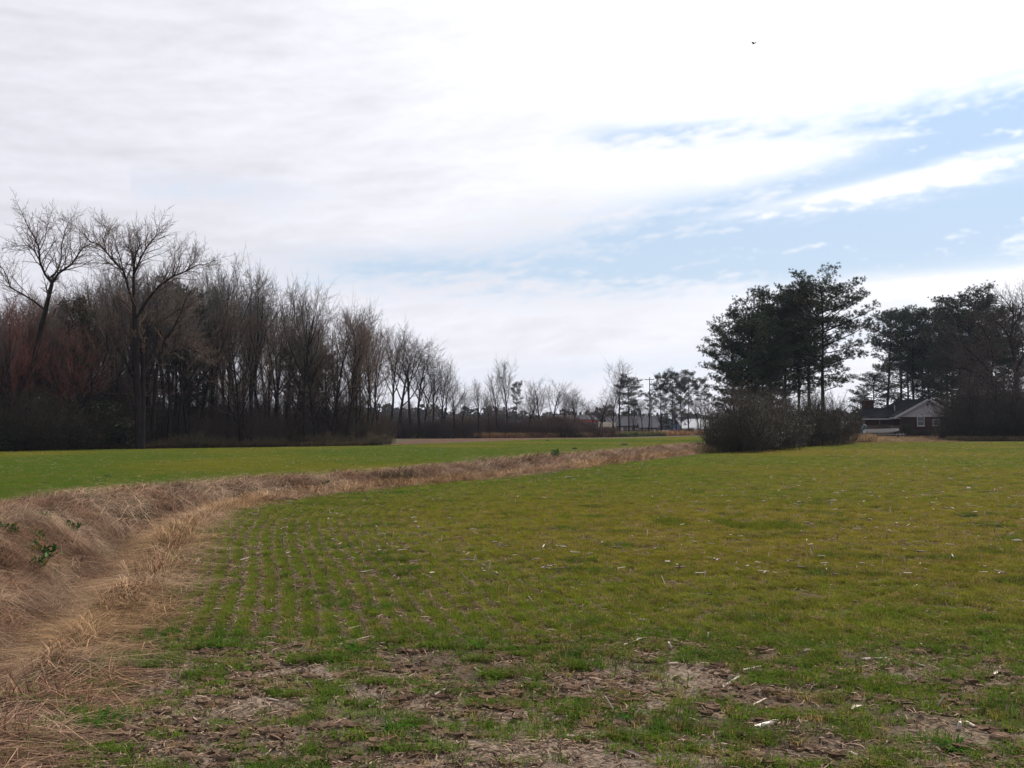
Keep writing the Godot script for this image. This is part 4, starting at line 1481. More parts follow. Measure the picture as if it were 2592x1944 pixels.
func clod_shape(sd: int) -> ArrayMesh:
	rng.seed = sd
	var s := Shape.new()
	var rings := 6
	var sides := 9
	var p := []
	for a in rings + 1:
		for b in sides:
			var th := PI * a / rings
			var ph := TAU * b / sides
			var d := Vector3(sin(th) * cos(ph), cos(th), sin(th) * sin(ph))
			var q := 1.0 + 1.1 * n_mid.get_noise_3d(d.x * 2.6 + sd, d.y * 2.6, d.z * 2.6) + (rnd(-0.2, 0.2) if a > 0 and a < rings else 0.0)
			p.append(d * q)
	for a in rings:
		for b in sides:
			var k := a * sides + b
			var k2 := a * sides + (b + 1) % sides
			for t in [[k, k2, k + sides], [k2, k2 + sides, k + sides]]:
				var nn: Vector3 = (p[t[1]] - p[t[0]]).cross(p[t[2]] - p[t[0]])
				if nn.length() < 0.0001:
					continue
				nn = nn.normalized()
				if nn.dot(p[t[0]]) < 0.0:
					nn = -nn
				s.tri(p[t[0]], p[t[1]], p[t[2]], nn, Color.WHITE)
	return s.mesh(M.clod, true)

# ------------------------------------------------------------------ things lying on the field
func field_litter() -> void:
	rng.seed = 61
	# a broken stalk of unit length along x
	var stalks := []
	for k in 4:
		var s := Shape.new()
		var pts := PackedVector3Array()
		var rad := PackedFloat32Array()
		var bend := rnd(-0.12, 0.12)
		for j in 6:
			var f := j / 5.0
			pts.append(Vector3(f - 0.5, sin(f * PI) * bend * 0.3, sin(f * PI) * bend))
			rad.append(0.5 * (1.12 if j == 2 or j == 4 else 1.0) * lerpf(1.0, 0.8, f))
		s.tube(pts, rad, 7, Color.WHITE)
		stalks.append(s)
	# a curled husk of unit length along x
	var husks := []
	for k in 3:
		var s := Shape.new()
		var n := 7
		for j in n:
			for q in 5:
				var f := j / (n - 1.0)
				var g := (q / 4.0 - 0.5)
				var w := sin(PI * (0.12 + 0.8 * f))
				var curl := g * 2.6
				s.v.append(Vector3(f - 0.5, (1.0 - cos(curl)) * 0.8 * w + sin(f * 2.6 + k) * 0.3, sin(curl) * w))
				s.n.append(Vector3(0, cos(curl), -sin(curl)))
				s.c.append(Color.WHITE * (0.85 + 0.15 * (q % 2)))
				s.uv.append(Vector2(f, g))
		for j in n - 1:
			for q in 4:
				var a := j * 5 + q
				s.i.append_array([a, a + 5, a + 1, a + 1, a + 5, a + 6])
		husks.append(s)
	# x, y, length and angle in the photograph, thickness in centimetres, tone, h for a husk
	var rows := [
		[896, 1589, 32, 10, 1.6, 1, ""], [868, 1622, 35, -30, 2.2, 1, ""], [921, 1618, 50, 16, 2.0, 1, "h"], [766, 1640, 30, 50, 1.4, 1, ""], [858, 1643, 26, 60, 1.3, 1, ""], [839, 1678, 60, 1, 2.2, 0, ""], [1216, 1703, 38, -35, 1.5, 1, ""], [1317, 1716, 56, -12, 1.5, 1, ""],
		[1130, 1733, 52, 4, 2.2, 0, ""], [782, 1740, 24, -60, 2.2, 0, ""], [896, 1757, 20, -45, 1.3, 1, ""], [1115, 1755, 34, 28, 2.4, 0, ""], [945, 1785, 26, 28, 1.5, 1, ""], [966, 1773, 18, 70, 3.2, 2, "h"], [1048, 1846, 34, -45, 1.4, 1, ""], [846, 1722, 56, 8, 1.5, 0, ""],
		[1175, 1634, 56, -4, 1.4, 0, ""], [1004, 1550, 34, -8, 1.3, 1, ""], [1344, 1518, 18, -50, 1.4, 2, ""], [746, 1488, 18, 4, 2.2, 2, "h"], [755, 1523, 20, 18, 1.8, 2, ""], [1380, 1551, 30, -20, 1.5, 1, ""],
		[1633, 1572, 30, -8, 2.2, 3, ""], [1696, 1637, 16, -62, 2.4, 3, ""], [1792, 1612, 18, 85, 1.6, 3, ""], [1704, 1683, 25, 4, 2.4, 2, ""], [1906, 1694, 48, 10, 2.0, 3, ""], [2068, 1672, 36, -32, 1.8, 2, ""], [1938, 1839, 56, 16, 3.2, 3, ""], [1465, 1869, 76, -3, 2.2, 1, ""],
		[1546, 1789, 50, -58, 1.5, 1, ""], [1849, 1732, 48, 33, 3.0, 0, ""], [1849, 1719, 16, 80, 3.0, 3, "h"], [1875, 1898, 96, -11, 2.4, 1, ""], [1944, 1918, 34, 60, 4.6, 1, "h"], [1602, 1915, 60, -22, 3.4, 0, "h"], [1875, 1865, 26, -50, 4.0, 1, "h"], [1606, 1652, 62, -8, 1.4, 0, ""],
		[1653, 1657, 48, 5, 1.4, 1, ""], [1596, 1627, 38, 22, 1.5, 1, ""], [1621, 1624, 20, 10, 4.2, 0, "h"], [1553, 1668, 24, 60, 4.4, 0, "h"], [1558, 1762, 15, 62, 1.6, 2, ""], [1862, 1602, 32, -5, 1.3, 1, ""], [1669, 1543, 22, 14, 1.5, 2, ""], [1941, 1744, 26, 50, 4.2, 1, "h"], [1906, 1760, 28, -10, 4.0, 0, "h"],
		[2033, 1646, 32, 2, 1.4, 1, ""], [1922, 1779, 34, 26, 1.6, 1, ""], [2214, 1669, 68, 2, 1.8, 3, ""], [2384, 1780, 34, 66, 4.0, 3, "h"], [2238, 1521, 30, 9, 1.8, 1, ""], [2316, 1487, 17, 33, 1.9, 3, ""], [2438, 1541, 28, 1, 2.2, 1, ""], [2548, 1596, 24, 4, 1.4, 2, ""], [2569, 1611, 27, -4, 1.8, 3, ""],
		[2336, 1638, 16, -52, 1.5, 2, ""], [2330, 1685, 24, -18, 1.5, 2, ""], [2411, 1670, 24, -9, 1.5, 1, ""], [2170, 1797, 30, 20, 4.2, 1, "h"], [2161, 1821, 24, 14, 1.6, 1, ""], [2456, 1837, 25, -30, 2.2, 2, ""], [2429, 1840, 14, 75, 2.6, 3, ""], [2179, 1920, 58, -24, 2.0, 1, ""], [2292, 1706, 20, 70, 4.2, 1, "h"],
		[2536, 1703, 24, -66, 1.3, 2, ""], [2526, 1706, 22, 40, 4.0, 1, "h"], [2027, 1821, 38, -28, 1.4, 2, ""], [2051, 1648, 33, 5, 1.6, 0, ""], [2137, 1638, 25, -4, 3.4, 1, "h"], [2569, 1757, 25, 14, 1.9, 1, ""], [2465, 1798, 27, 3, 1.5, 2, ""], [2194, 1700, 28, -18, 1.5, 0, ""],
		[612, 1490, 20, 4, 1.6, 3, ""], [640, 1480, 18, 25, 1.8, 2, "h"], [300, 1674, 30, -4, 1.8, 2, ""], [600, 1722, 52, -3, 2.0, 0, ""], [540, 1664, 30, -6, 1.5, 1, ""], [690, 1776, 30, -2, 1.5, 2, ""], [592, 1885, 18, 4, 1.5, 1, ""], [912, 1333, 12, 75, 2.2, 3, ""], [1008, 1362, 11, 60, 2.0, 3, ""], [1105, 1375, 14, 40, 2.0, 3, "h"], [1648, 1375, 24, 4, 1.6, 3, ""], [1585, 1272, 18, 18, 1.6, 3, ""],
		[1364, 1215, 18, 84, 1.5, 3, ""], [1478, 1237, 14, 88, 1.6, 3, ""], [1465, 1226, 12, 85, 1.5, 2, ""], [1276, 1253, 14, 80, 1.5, 3, ""], [1346, 1388, 14, 90, 1.6, 0, ""], [1870, 1212, 16, 88, 1.5, 0, ""], [1770, 1225, 18, 70, 1.6, 1, ""], [1380, 1320, 16, -70, 1.5, 2, ""],
	]
	var tones := [Color(0.13, 0.085, 0.06), Color(0.34, 0.27, 0.20), Color(0.42, 0.34, 0.27), Color(0.55, 0.49, 0.43)]
	var tone_words := ["dark brown", "tan", "pale", "bleached white"]
	var buckets := {}
	for e in rows:
		var stands: bool = absf(e[3]) > 47.0
		var a := deg_to_rad(e[3])
		var half: float = e[2] * 0.5
		var husk: bool = e[6] == "h"
		var p0: Vector3
		var p1: Vector3
		if stands and e[1] < 1400:
			half *= 0.7
		if stands:
			p0 = ground_at(e[0] - cos(a) * half, e[1] + absf(sin(a)) * half)
			if a < 0:
				p0 = ground_at(e[0] + cos(a) * half, e[1] + absf(sin(a)) * half)
			p1 = at(e[0] + cos(a) * half * signf(a), e[1] - absf(sin(a)) * half, -p0.z - 0.02)
		else:
			p0 = ground_at(e[0] - cos(a) * half, e[1] + sin(a) * half)
			p1 = ground_at(e[0] + cos(a) * half, e[1] - sin(a) * half)
			if (p1 - p0).length() > 0.55:
				p1 = p0 + (p1 - p0).normalized() * 0.55
		var th: float = e[4] * 0.0095
		p0.y += th * 0.35
		p1.y += th * 0.45
		var dx := (p1 - p0)
		var zz := dx.cross(Vector3.UP).normalized()
		var yy := zz.cross(dx).normalized()
		var bs := Basis(dx, yy * th * (0.45 if husk else 1.0), zz * th * (0.6 if husk else 1.0))
		var src: Shape = husks[rng.randi() % 3] if husk else stalks[rng.randi() % 4]
		var o := top("corn_husk" if husk else "corn_stalk", tinted(src, tones[mini(e[5], 2) if e[1] < 1400 else e[5]]), Transform3D(bs, (p0 + p1) * 0.5))
		var size := "long" if dx.length() > 0.26 else "short"
		var pose := "standing in" if stands else "lying on"
		var where := "bottom edge" if e[1] > 1850 else "front soil" if e[1] > 1690 else "patchy soil" if e[1] > 1560 else "green wheat"
		var third := "left" if e[0] < 1000 else "middle" if e[0] < 1700 else "right"
		var text := "%s %s %s %s the %s, %s of photo" % [tone_words[e[5]], size, "corn husk" if husk else "corn stalk", pose, where, third]
		if not buckets.has(text):
			buckets[text] = []
		buckets[text].append([e[0], o, husk])
	for text in buckets:
		var list: Array = buckets[text]
		list.sort_custom(func(p, q): return p[0] < q[0])
		for k in list.size():
			tag(list[k][1], text if list.size() == 1 else text + ", %s from left" % ordinal(k), "corn husk" if list[k][2] else "corn stalk", "corn leavings on the near field")
	# further stalk pieces that nothing tells apart
	rng.seed = 62
	var meshes := []
	for k in 4:
		meshes.append(tinted(stalks[k], tones[[1, 1, 2, 0][k]]))
	var placed := 0
	while placed < 190:
		var d := sqrt(lerpf(60.0, 36.0 * 36.0, rng.randf()))
		var x := rnd(-1, 1) * 0.5 * d
		if side(x, d) < 0.5:
			continue
		var y := ground(x, d)
		var l := rnd(0.05, 0.14)
		var th := rnd(0.008, 0.015)
		var up := rng.randf() < 0.22
		var bs := Basis(Vector3.UP, rnd(0, TAU)) * Basis(Vector3.BACK, (rnd(0.8, 1.7) if up else rnd(-0.1, 0.15)))
		var o := top("corn_stalk", meshes[rng.randi() % 4], Transform3D(bs.scaled_local(Vector3(l, th, th)), Vector3(x, y + (l * 0.42 if up else 0.025), -d)))
		tag(o, "small pale %s corn stalk among the near field's wheat" % ("upright" if up else "fallen"), "corn stalk", "%s corn stubs in the near wheat" % ("upright" if up else "fallen"))
		placed += 1
	var buf := PackedFloat32Array()
	rng.seed = 63
	var white: ArrayMesh = tinted(stalks[1], Color(1, 1, 1))
	for k in 11000:
		var d := sqrt(lerpf(150.0, 125.0 * 125.0, pow(rng.randf(), 1.5)))
		var x := rnd(-1, 1) * 0.52 * d
		var s := side(x, d)
		if s < 0.5 and (s > -5.6 or d > left_field_end(x)) or s >= 0.5 and d > right_field_end(x):
			continue
		var band := 0.55 + 0.9 * n_low.get_noise_2d(x * 1.3, d * 1.3)
		if s < 0.0:
			band *= 0.8
		if rng.randf() > band:
			continue
		if rng.randf() < 0.65:
			x += (snappedf(s, 0.76) - s + rnd(-0.06, 0.06)) / edge_c[int((d + 40.0) * 4.0)]
		var l := rnd(0.04, 0.14)
		var th := rnd(0.008, 0.019)
		var up := rng.randf() < 0.3
		var bs := Basis(Vector3.UP, rnd(0, TAU)) * Basis(Vector3.BACK, (rnd(1.0, 1.8) if up else rnd(-0.1, 0.2)))
		var col: Color = tones[[0, 0, 0, 1, 1, 2, 2][rng.randi() % 7]] * rnd(0.55, 1.0)
		put(buf, bs.scaled_local(Vector3(l, th, th)), Vector3(x, ground(x, d) + (l * 0.38 if up else 0.065), -d), col)
	stuff("corn_stubble", white, buf, "pale specks of corn stubble scattered over both far wheat fields")
	# clods that can be told apart in front, and the dark heaps beyond the ditch
	var clods := [clod_shape(64), clod_shape(65), clod_shape(66)]
	var spots := [[560, 1912, 44], [628, 1905, 30], [545, 1865, 26], [690, 1885, 30], [760, 1880, 26], [785, 1800, 24], [768, 1698, 26], [890, 1660, 28], [920, 1690, 24], [1010, 1640, 30], [1075, 1640, 22], [735, 1918, 40], [1055, 1925, 34], [640, 1840, 22], [860, 1835, 24], [1120, 1800, 26], [990, 1790, 20], [730, 1820, 24], [420, 1925, 26], [310, 1730, 18], [1240, 1768, 22], [1330, 1640, 26], [1130, 1675, 24], [650, 1750, 20]]
	spots.sort_custom(func(p, q): return p[0] < q[0])
	for k in spots.size():
		var e = spots[k]
		var p := ground_at(e[0], e[1] + e[2] * 0.3)
		var r: float = e[2] / PX / FOCAL * -p.z * 0.36
		var o := top("soil_clod", clods[k % 3], Transform3D(Basis(Vector3.UP, k * 1.3).scaled(Vector3(r * 1.15, r * 0.8, r)), p + Vector3(0, r * 0.15, 0)))
		tag(o, "brown earth clod on the bare foreground soil, %s from left" % ordinal(k), "clod", "earth clods in the foreground")
	var heaps := [[1580, 1128, 17, "left one of two dark earth heaps on the far ditch bank"], [1690, 1133, 20, "right one of two dark earth heaps on the far ditch bank"], [1454, 1138, 14, "single dark earth heap left of the pair in the far field"], [1552, 1142, 12, "small dark earth heap at the crest of the far ditch bank"], [1670, 1131, 22, "dark earth heap nearest the brown bush in the far field"], [1385, 1116, 8, "tiny dark earth heap far out in the left field"], [270, 1208, 16, "dark earth heap in the left field above the ditch"], [325, 1206, 12, "small dark earth heap right of the bigger one above the ditch"], [115, 1226, 14, "green topped earth heap at the left of the far field"], [1922, 1136, 14, "dark earth heap at the near field's edge by the bush"]]
	for k in heaps.size():
		var e = heaps[k]
		var p := ground_at(e[0], e[1])
		var r: float = e[2] / PX / FOCAL * -p.z * 0.5
		var o := top("earth_heap", tint_clod(clods[k % 3]), Transform3D(Basis(Vector3.UP, k * 1.7).scaled(Vector3(r, r * 0.55, r)), p))
		tag(o, e[3], "earth heap", "dark earth heaps")

func tint_clod(m: ArrayMesh) -> ArrayMesh:
	if not M.has("dark_clods"):
		M["dark_clods"] = {}
		mat("dark_clod", lin(0.045, 0.035, 0.025), 0.95, true, 0.2)
	if not M.dark_clods.has(m):
		var c: ArrayMesh = m.duplicate()
		c.surface_set_material(0, M.dark_clod)
		M.dark_clods[m] = c
	return M.dark_clods[m]

func tinted(s: Shape, col: Color) -> ArrayMesh:
	var key := str(s.get_instance_id()) + str(col)
	if not M.has(key):
		var t := Shape.new()
		t.v = s.v
		t.n = s.n
		t.i = s.i
		t.uv = s.uv
		t.c = s.c.duplicate()
		for k in t.c.size():
			t.c[k] = t.c[k] * col
		M[key] = t.mesh(M.stalk)
	return M[key]

func weeds() -> void:
	# broad leaved green weeds on the far ditch bank
	var protos := []
	for k in 3:
		rng.seed = 70 + k
		var st := Shape.new()
		var lv := Shape.new()
		for j in 9:
			var a := rnd(0, TAU)
			var d := Vector3(cos(a) * rnd(0.2, 0.9), 1, sin(a) * rnd(0.2, 0.9)).normalized()
			var l := rnd(0.15, 0.34)
			st.spike(Vector3.ZERO, d * l, 0.006, Color(0.5, 0.7, 0.3))
			for q in 12:
				var p := d * l * rnd(0.25, 1.0) + rv() * 0.05
				var ld := (rv() + Vector3.UP * 0.4 + d * 0.6).normalized()
				var col := Color(0.035, 0.095, 0.018)
				if rng.randf() < 0.12:
					col = Color(0.28, 0.2, 0.03)
				lv.leaf(p, ld, ld.cross(rv()).normalized(), rnd(0.07, 0.13), rnd(0.045, 0.08), col * rnd(0.6, 1.4))
		var o := Node3D.new()
		part("stem", st.mesh(M.leaves), o)
		part("leaves", lv.mesh(M.leaves), o)
		protos.append(o)
	var spots := [[184, 1352, 1.1, "uppermost bright green weed on the far ditch bank"], [92, 1378, 0.95, "dark green weed left of centre on the ditch bank"], [108, 1388, 0.8, "green weed beside the dark green one on the ditch bank"], [78, 1402, 0.9, "yellow spotted weed in the middle of the ditch bank"], [108, 1425, 1.1, "largest green weed low on the ditch bank"], [90, 1452, 1.0, "green weed under the largest one on the bank"], [136, 1458, 0.8, "lowest green weed near the bottom of the ditch"], [25, 1360, 0.9, "green weed close to the left edge of the photo"], [118, 1318, 0.7, "small green weed highest on the ditch bank"], [708, 1250, 0.7, "small green weed at the bend of the ditch"], [820, 1228, 0.7, "tiny green weed past the bend of the ditch"], [1405, 1155, 1.6, "dark green clump on the crest of the far ditch bank"]]
	for k in spots.size():
		var e = spots[k]
		var p := bank_at(e[0], e[1] + 8)
		var s: float = e[2]
		var o := copy_of(protos[k % 3], Transform3D(Basis(Vector3.UP, k * 1.1).scaled(Vector3(s, s, s)), p), "weed")
		tag(o, e[3], "weed", "green weeds on the ditch bank")
	# a dead dark weed in the ditch
	rng.seed = 75
	for e in [[1012, 1226, 0.6, "dark dead bush standing in the ditch past the bend"], [985, 1222, 0.45, "smaller dead bush left of the dark one in the ditch"]]:
		var o := copy_of(M.brown[2], Transform3D(Basis(Vector3.UP, 2.0).scaled(Vector3(e[2] * 0.42, e[2] * 0.5, e[2] * 0.42)), bank_at(e[0], e[1])), "dead_bush")
		tag(o, e[3], "bush", "dead bushes in the ditch")
	var dw := Shape.new()
	for k in 11:
		var p := Vector3(rnd(-0.1, 0.1), -0.01, rnd(-0.1, 0.1))
		var d := (Vector3.UP + rv() * 0.55).normalized()
		var l := rnd(0.12, 0.34)
		var mid := p + d * l * 0.6
		dw.spike(p, mid + d * l * 0.4, 0.0035, Color(0.10, 0.05, 0.035) * rnd(0.7, 1.4))
		for j in 3:
			dw.spike(p.lerp(mid, rnd(0.4, 1.0)), mid + (d + rv() * 0.9).normalized() * l * rnd(0.2, 0.45), 0.0022, Color(0.11, 0.055, 0.04))
	var dwm := dw.mesh(M.twig)
	for e in [[40, 1775, 1.0, "dark dead weed with thin stems at the lower left edge"], [120, 1765, 0.8, "smaller dead weed right of the one at the lower left edge"], [20, 1900, 0.9, "dead weed in the bottom left corner"], [140, 1680, 0.7, "thin dead stems upright in the flattened straw"], [200, 1790, 0.7, "sprawling dead weed at the straw's right edge, lower left"]]:
		var o := top("dead_weed", dwm, Transform3D(Basis(Vector3.UP, e[0]).scaled(Vector3(e[2] * 1.2, e[2], e[2] * 1.2)), ground_at(e[0], e[1])))
		tag(o, e[3], "dead weed", "dead weeds in the lower left corner")
	# grass tufts in the foreground that stand out
	var t := Shape.new()
	for k in 70:
		var a := rnd(0, TAU)
		t.blade(Vector3(cos(a) * rnd(0, 0.06), -0.01, sin(a) * rnd(0, 0.06)), Vector3(cos(a), 0, sin(a)), rnd(0.08, 0.2), rnd(0.005, 0.009), rnd(0.4, 1.4), Color(0.045, 0.115, 0.016) * rnd(0.6, 1.4))
	var m := t.mesh(M.wheat)
	var tufts := [[262, 1838, 1.1, "dark green grass tuft in the lower left foreground"], [905, 1652, 0.9, "green grass tuft behind the two tan stalks"], [1000, 1850, 0.9, "green grass tuft at the bottom middle of the photo"], [1600, 1822, 0.9, "green grass tuft beside the leaning dark stalk"], [1215, 1640, 0.8, "green grass tuft near the middle of the patchy soil"], [1290, 1650, 0.8, "second green grass tuft on the patchy soil"], [2500, 1570, 0.8, "green grass tuft toward the right edge"], [2420, 1900, 0.9, "green grass tuft at the lower right"], [1655, 1870, 0.8, "green grass tuft above the long bottom stalk"], [380, 1690, 0.9, "green grass tuft at the straw's edge, left"], [560, 1640, 0.9, "green grass tuft on the left bare soil"]]
	for k in tufts.size():
		var e = tufts[k]
		var s: float = e[2]
		var o := top("grass_tuft", m, Transform3D(Basis(Vector3.UP, k * 1.9).scaled(Vector3(s * 1.2, s * 0.62, s * 1.2)), ground_at(e[0], e[1])))
		tag(o, e[3], "grass tuft", "green grass tufts in the foreground")

# the first place where the ray through a pixel meets the ground, found by walking along it
func bank_at(px: float, py: float) -> Vector3:
	var r := ray(px, py)
	var d := 3.0
	while d < 150.0:
		if EYE + r.y * d < ground(r.x * d, d):
			break
		d += 0.03
	return Vector3(r.x * d, ground(r.x * d, d), -d)

# ------------------------------------------------------------------ buildings and things
func window(parent: Node3D, lo: Vector3, hi: Vector3, cross := true) -> void:
	# a window on a wall that faces +z
	var s := Shape.new()
	var z := lo.z
	var f := 0.09
	s.box(Vector3(lo.x, lo.y, z), Vector3(lo.x + f, hi.y, z + 0.07))
	s.box(Vector3(hi.x - f, lo.y, z), Vector3(hi.x, hi.y, z + 0.07))
	s.box(Vector3(lo.x + f, hi.y - f, z), Vector3(hi.x - f, hi.y, z + 0.07))
	s.box(Vector3(lo.x + f, lo.y, z), Vector3(hi.x - f, lo.y + f, z + 0.07))
	var frame := part("window", s.mesh(M.white_trim), parent)
	s = Shape.new()
	s.box(Vector3(lo.x - 0.06, lo.y - 0.08, z), Vector3(hi.x + 0.06, lo.y - 0.003, z + 0.12))
	part("sill", s.mesh(M.white_trim), frame)
	s = Shape.new()
	s.box(Vector3(lo.x + f, lo.y + f, z), Vector3(hi.x - f, hi.y - f, z + 0.02))
	part("pane", s.mesh(M.window_glass), frame)
	if cross:
		s = Shape.new()
		var my := (lo.y + hi.y) * 0.5
		s.box(Vector3(lo.x + f, my - 0.03, z + 0.022), Vector3(hi.x - f, my + 0.03, z + 0.06))
		part("sash_bar", s.mesh(M.white_trim), frame)

func slab(a: Vector3, b: Vector3, c: Vector3, d: Vector3, th: float) -> Shape:
	var s := Shape.new()
	var n := (c - a).cross(d - b).normalized() * th
	if n.y < 0:
		n = -n
	var p := [a, b, c, d]
	s.quad(a + n, b + n, c + n, d + n, Color.WHITE)
	s.quad(d, c, b, a, Color.WHITE)
	for k in 4:
		s.quad(p[k], p[(k + 1) % 4], p[(k + 1) % 4] + n, p[k] + n, Color.WHITE)
	return s

func house() -> void:
	var d := 150.0
	var p := at(2349, 1105, d)
	p.y = ground(p.x, d) - 0.05
	var o := base("house", Transform3D(Basis(), p))
	var k := d / FOCAL / PX          # metres per pixel of the photograph
	var half := 79.0 * k
	var eave := 52.0 * k
	var apex := 95.0 * k
	var depth := 11.0
	tag(o, "low brick ranch house with white gable behind the small boat", "house")
	var s := Shape.new()
	s.box(Vector3(-half + 0.45, 0, -depth), Vector3(half - 0.45, eave, 0))
	part("wall", s.mesh(M.brick), o)
	# gable: boards lapped one over another
	s = Shape.new()
	var rows := 13
	for r in rows:
		var y0 := eave + 0.02 + (apex - eave - 0.1) * r / rows
		var y1 := eave + 0.02 + (apex - eave - 0.1) * (r + 1) / rows
		var w0 := half * (1.0 - (y0 - eave) / (apex - eave)) - 0.12
		var w1 := half * (1.0 - (y1 - eave) / (apex - eave)) - 0.12
		if w1 < 0.02:
			w1 = 0.02
		s.quad(Vector3(-w0, y0, 0.06), Vector3(w0, y0, 0.06), Vector3(w1, y1, 0.035), Vector3(-w1, y1, 0.035), Color.WHITE)
		s.quad(Vector3(-w0, y0, 0.0), Vector3(w0, y0, 0.0), Vector3(w0, y0, 0.06), Vector3(-w0, y0, 0.06), Color.WHITE)
	var boards := part("gable_boards", s.mesh(M.siding), o)
	boards.set_meta("kind", "stuff")
	s = Shape.new()
	s.tri(Vector3(-half + 0.5, eave, -0.02), Vector3(0, apex - 0.1, -0.02), Vector3(half - 0.5, eave, -0.02), Vector3(0, 0, 1), Color.WHITE)
	s.tri(Vector3(-half + 0.5, eave, -depth), Vector3(0, apex - 0.1, -depth), Vector3(half - 0.5, eave, -depth), Vector3(0, 0, -1), Color.WHITE)
	part("gable", s.mesh(M.siding), o)
	var slope := (apex - eave) / half
	for sg in [-1.0, 1.0]:
		var e := half + 0.35
		var roof := part("roof", slab(Vector3(sg * e, eave - 0.35 * slope, 0.5), Vector3(sg * e, eave - 0.35 * slope, -depth - 0.4), Vector3(0, apex, -depth - 0.4), Vector3(0, apex, 0.5), 0.14).mesh(M.shingle), o)
		part("bargeboard", slab(Vector3(sg * e, eave - 0.35 * slope - 0.2, 0.5), Vector3(sg * e, eave - 0.35 * slope - 0.2, 0.555), Vector3(0, apex - 0.2, 0.555), Vector3(0, apex - 0.2, 0.5), 0.3).mesh(M.white_trim), roof)
		s = Shape.new()
		s.box(Vector3(sg * e - 0.03, eave - 0.35 * slope - 0.17, -depth - 0.4), Vector3(sg * e + 0.03, eave - 0.35 * slope + 0.02, 0.49))
		part("fascia", s.mesh(M.white_trim), roof)
		s = Shape.new()
		s.box(Vector3(minf(sg * e, sg * (half - 0.45)), eave - 0.35 * slope - 0.16, 0.0), Vector3(maxf(sg * e, sg * (half - 0.45)), eave - 0.35 * slope - 0.1, 0.48))
		part("soffit", s.mesh(M.white_trim), roof)
	s = Shape.new()
	s.box(Vector3(-half + 0.4, eave - 0.12, 0.003), Vector3(half - 0.4, eave + 0.02, 0.09))
	part("frieze", s.mesh(M.white_trim), o)
	var wx := (2331.0 - 2349.0) * k
	window(o, Vector3(wx - 0.52, eave - 25.0 * k, 0.004), Vector3(wx + 0.52, eave - 1.2 * k, 0.004))
	wx = (2370.0 - 2349.0) * k
	window(o, Vector3(wx - 0.5, eave - 24.0 * k, 0.004), Vector3(wx + 0.5, eave - 8.0 * k, 0.004))
	s = Shape.new()
	s.tube(PackedVector3Array([Vector3(0, apex - 0.78, 0.03), Vector3(0, apex - 0.78, 0.1)]), PackedFloat32Array([0.17, 0.17]), 12, Color.WHITE)
	part("gable_vent", s.mesh(M.black_rubber), o)
	# chimney at the back left, with a cap
	s = Shape.new()
	var cx := (2228.0 - 2349.0) * k
	s.box(Vector3(cx - 0.15, 0, -7.4), Vector3(cx + 1.35, apex - 0.1, -6.4))
	var ch := part("chimney", s.mesh(M.brick), o)
	s = Shape.new()
	s.box(Vector3(cx - 0.25, apex - 0.097, -7.5), Vector3(cx + 1.45, apex + 0.08, -6.3))
	part("chimney_cap", s.mesh(M.weathered_wood), ch)
	s = Shape.new()
	var vx := (2268.0 - 2349.0) * k * 0.75
	s.tube(PackedVector3Array([Vector3(vx, apex - 1.6, -3.5), Vector3(vx, apex - 0.75, -3.5)]), PackedFloat32Array([0.06, 0.06]), 8, Color.WHITE)
	part("roof_pipe", s.mesh(M.white_trim), o)
	# the low wing on the left
	s = Shape.new()
	var wl := (2192.0 - 2349.0) * k
	s.box(Vector3(wl + 0.3, 0, -8.0), Vector3(-half + 0.44, eave - 0.3, -2.2))
	part("wing", s.mesh(M.brick), o)
	part("wing_roof", slab(Vector3(wl, eave - 0.42, -1.7), Vector3(-half + 0.5, eave - 0.2, -1.7), Vector3(-half + 0.5, eave + 1.2, -5.1), Vector3(wl + 0.6, eave + 0.9, -5.1), 0.12).mesh(M.shingle), o)
	s = Shape.new()
	s.box(Vector3(wl, eave - 0.5, -1.72), Vector3(-half + 0.4, eave - 0.32, -1.66))
	part("fascia", s.mesh(M.white_trim), o)
	for q in [0.35, 2.6]:
		s = Shape.new()
		s.box(Vector3(wl + q, 0, -1.98), Vector3(wl + q + 0.12, eave - 0.4, -1.86))
		part("porch_post", s.mesh(M.weathered_wood), o)
	s = Shape.new()
	s.box(Vector3(-3.3, 0, 0.55), Vector3(-3.16, 1.7, 0.68))
	part("trellis_post", s.mesh(M.weathered_wood), o)
	# shrubs in front of the wall
	var list := [[2238, 147.5, 0.62, "dark evergreen shrub against the house, left of the boat's bow"], [2303, 148.0, 0.7, "dark evergreen shrub under the white gable"], [2262, 147.5, 0.4, "small evergreen shrub by the trellis post"], [2352, 148.0, 0.38, "low evergreen shrub below the second house window"], [2385, 147.5, 0.42, "evergreen shrub at the right front of the house"]]
	for e in list:
		var c := copy_of(M.green[1], Transform3D(Basis(Vector3.UP, e[0]).scaled(Vector3(e[2] * 0.8, e[2], e[2] * 0.8)), foot(e[0], e[1])), "shrub")
		tag(c, e[3], "shrub", "evergreen shrubs at the house")

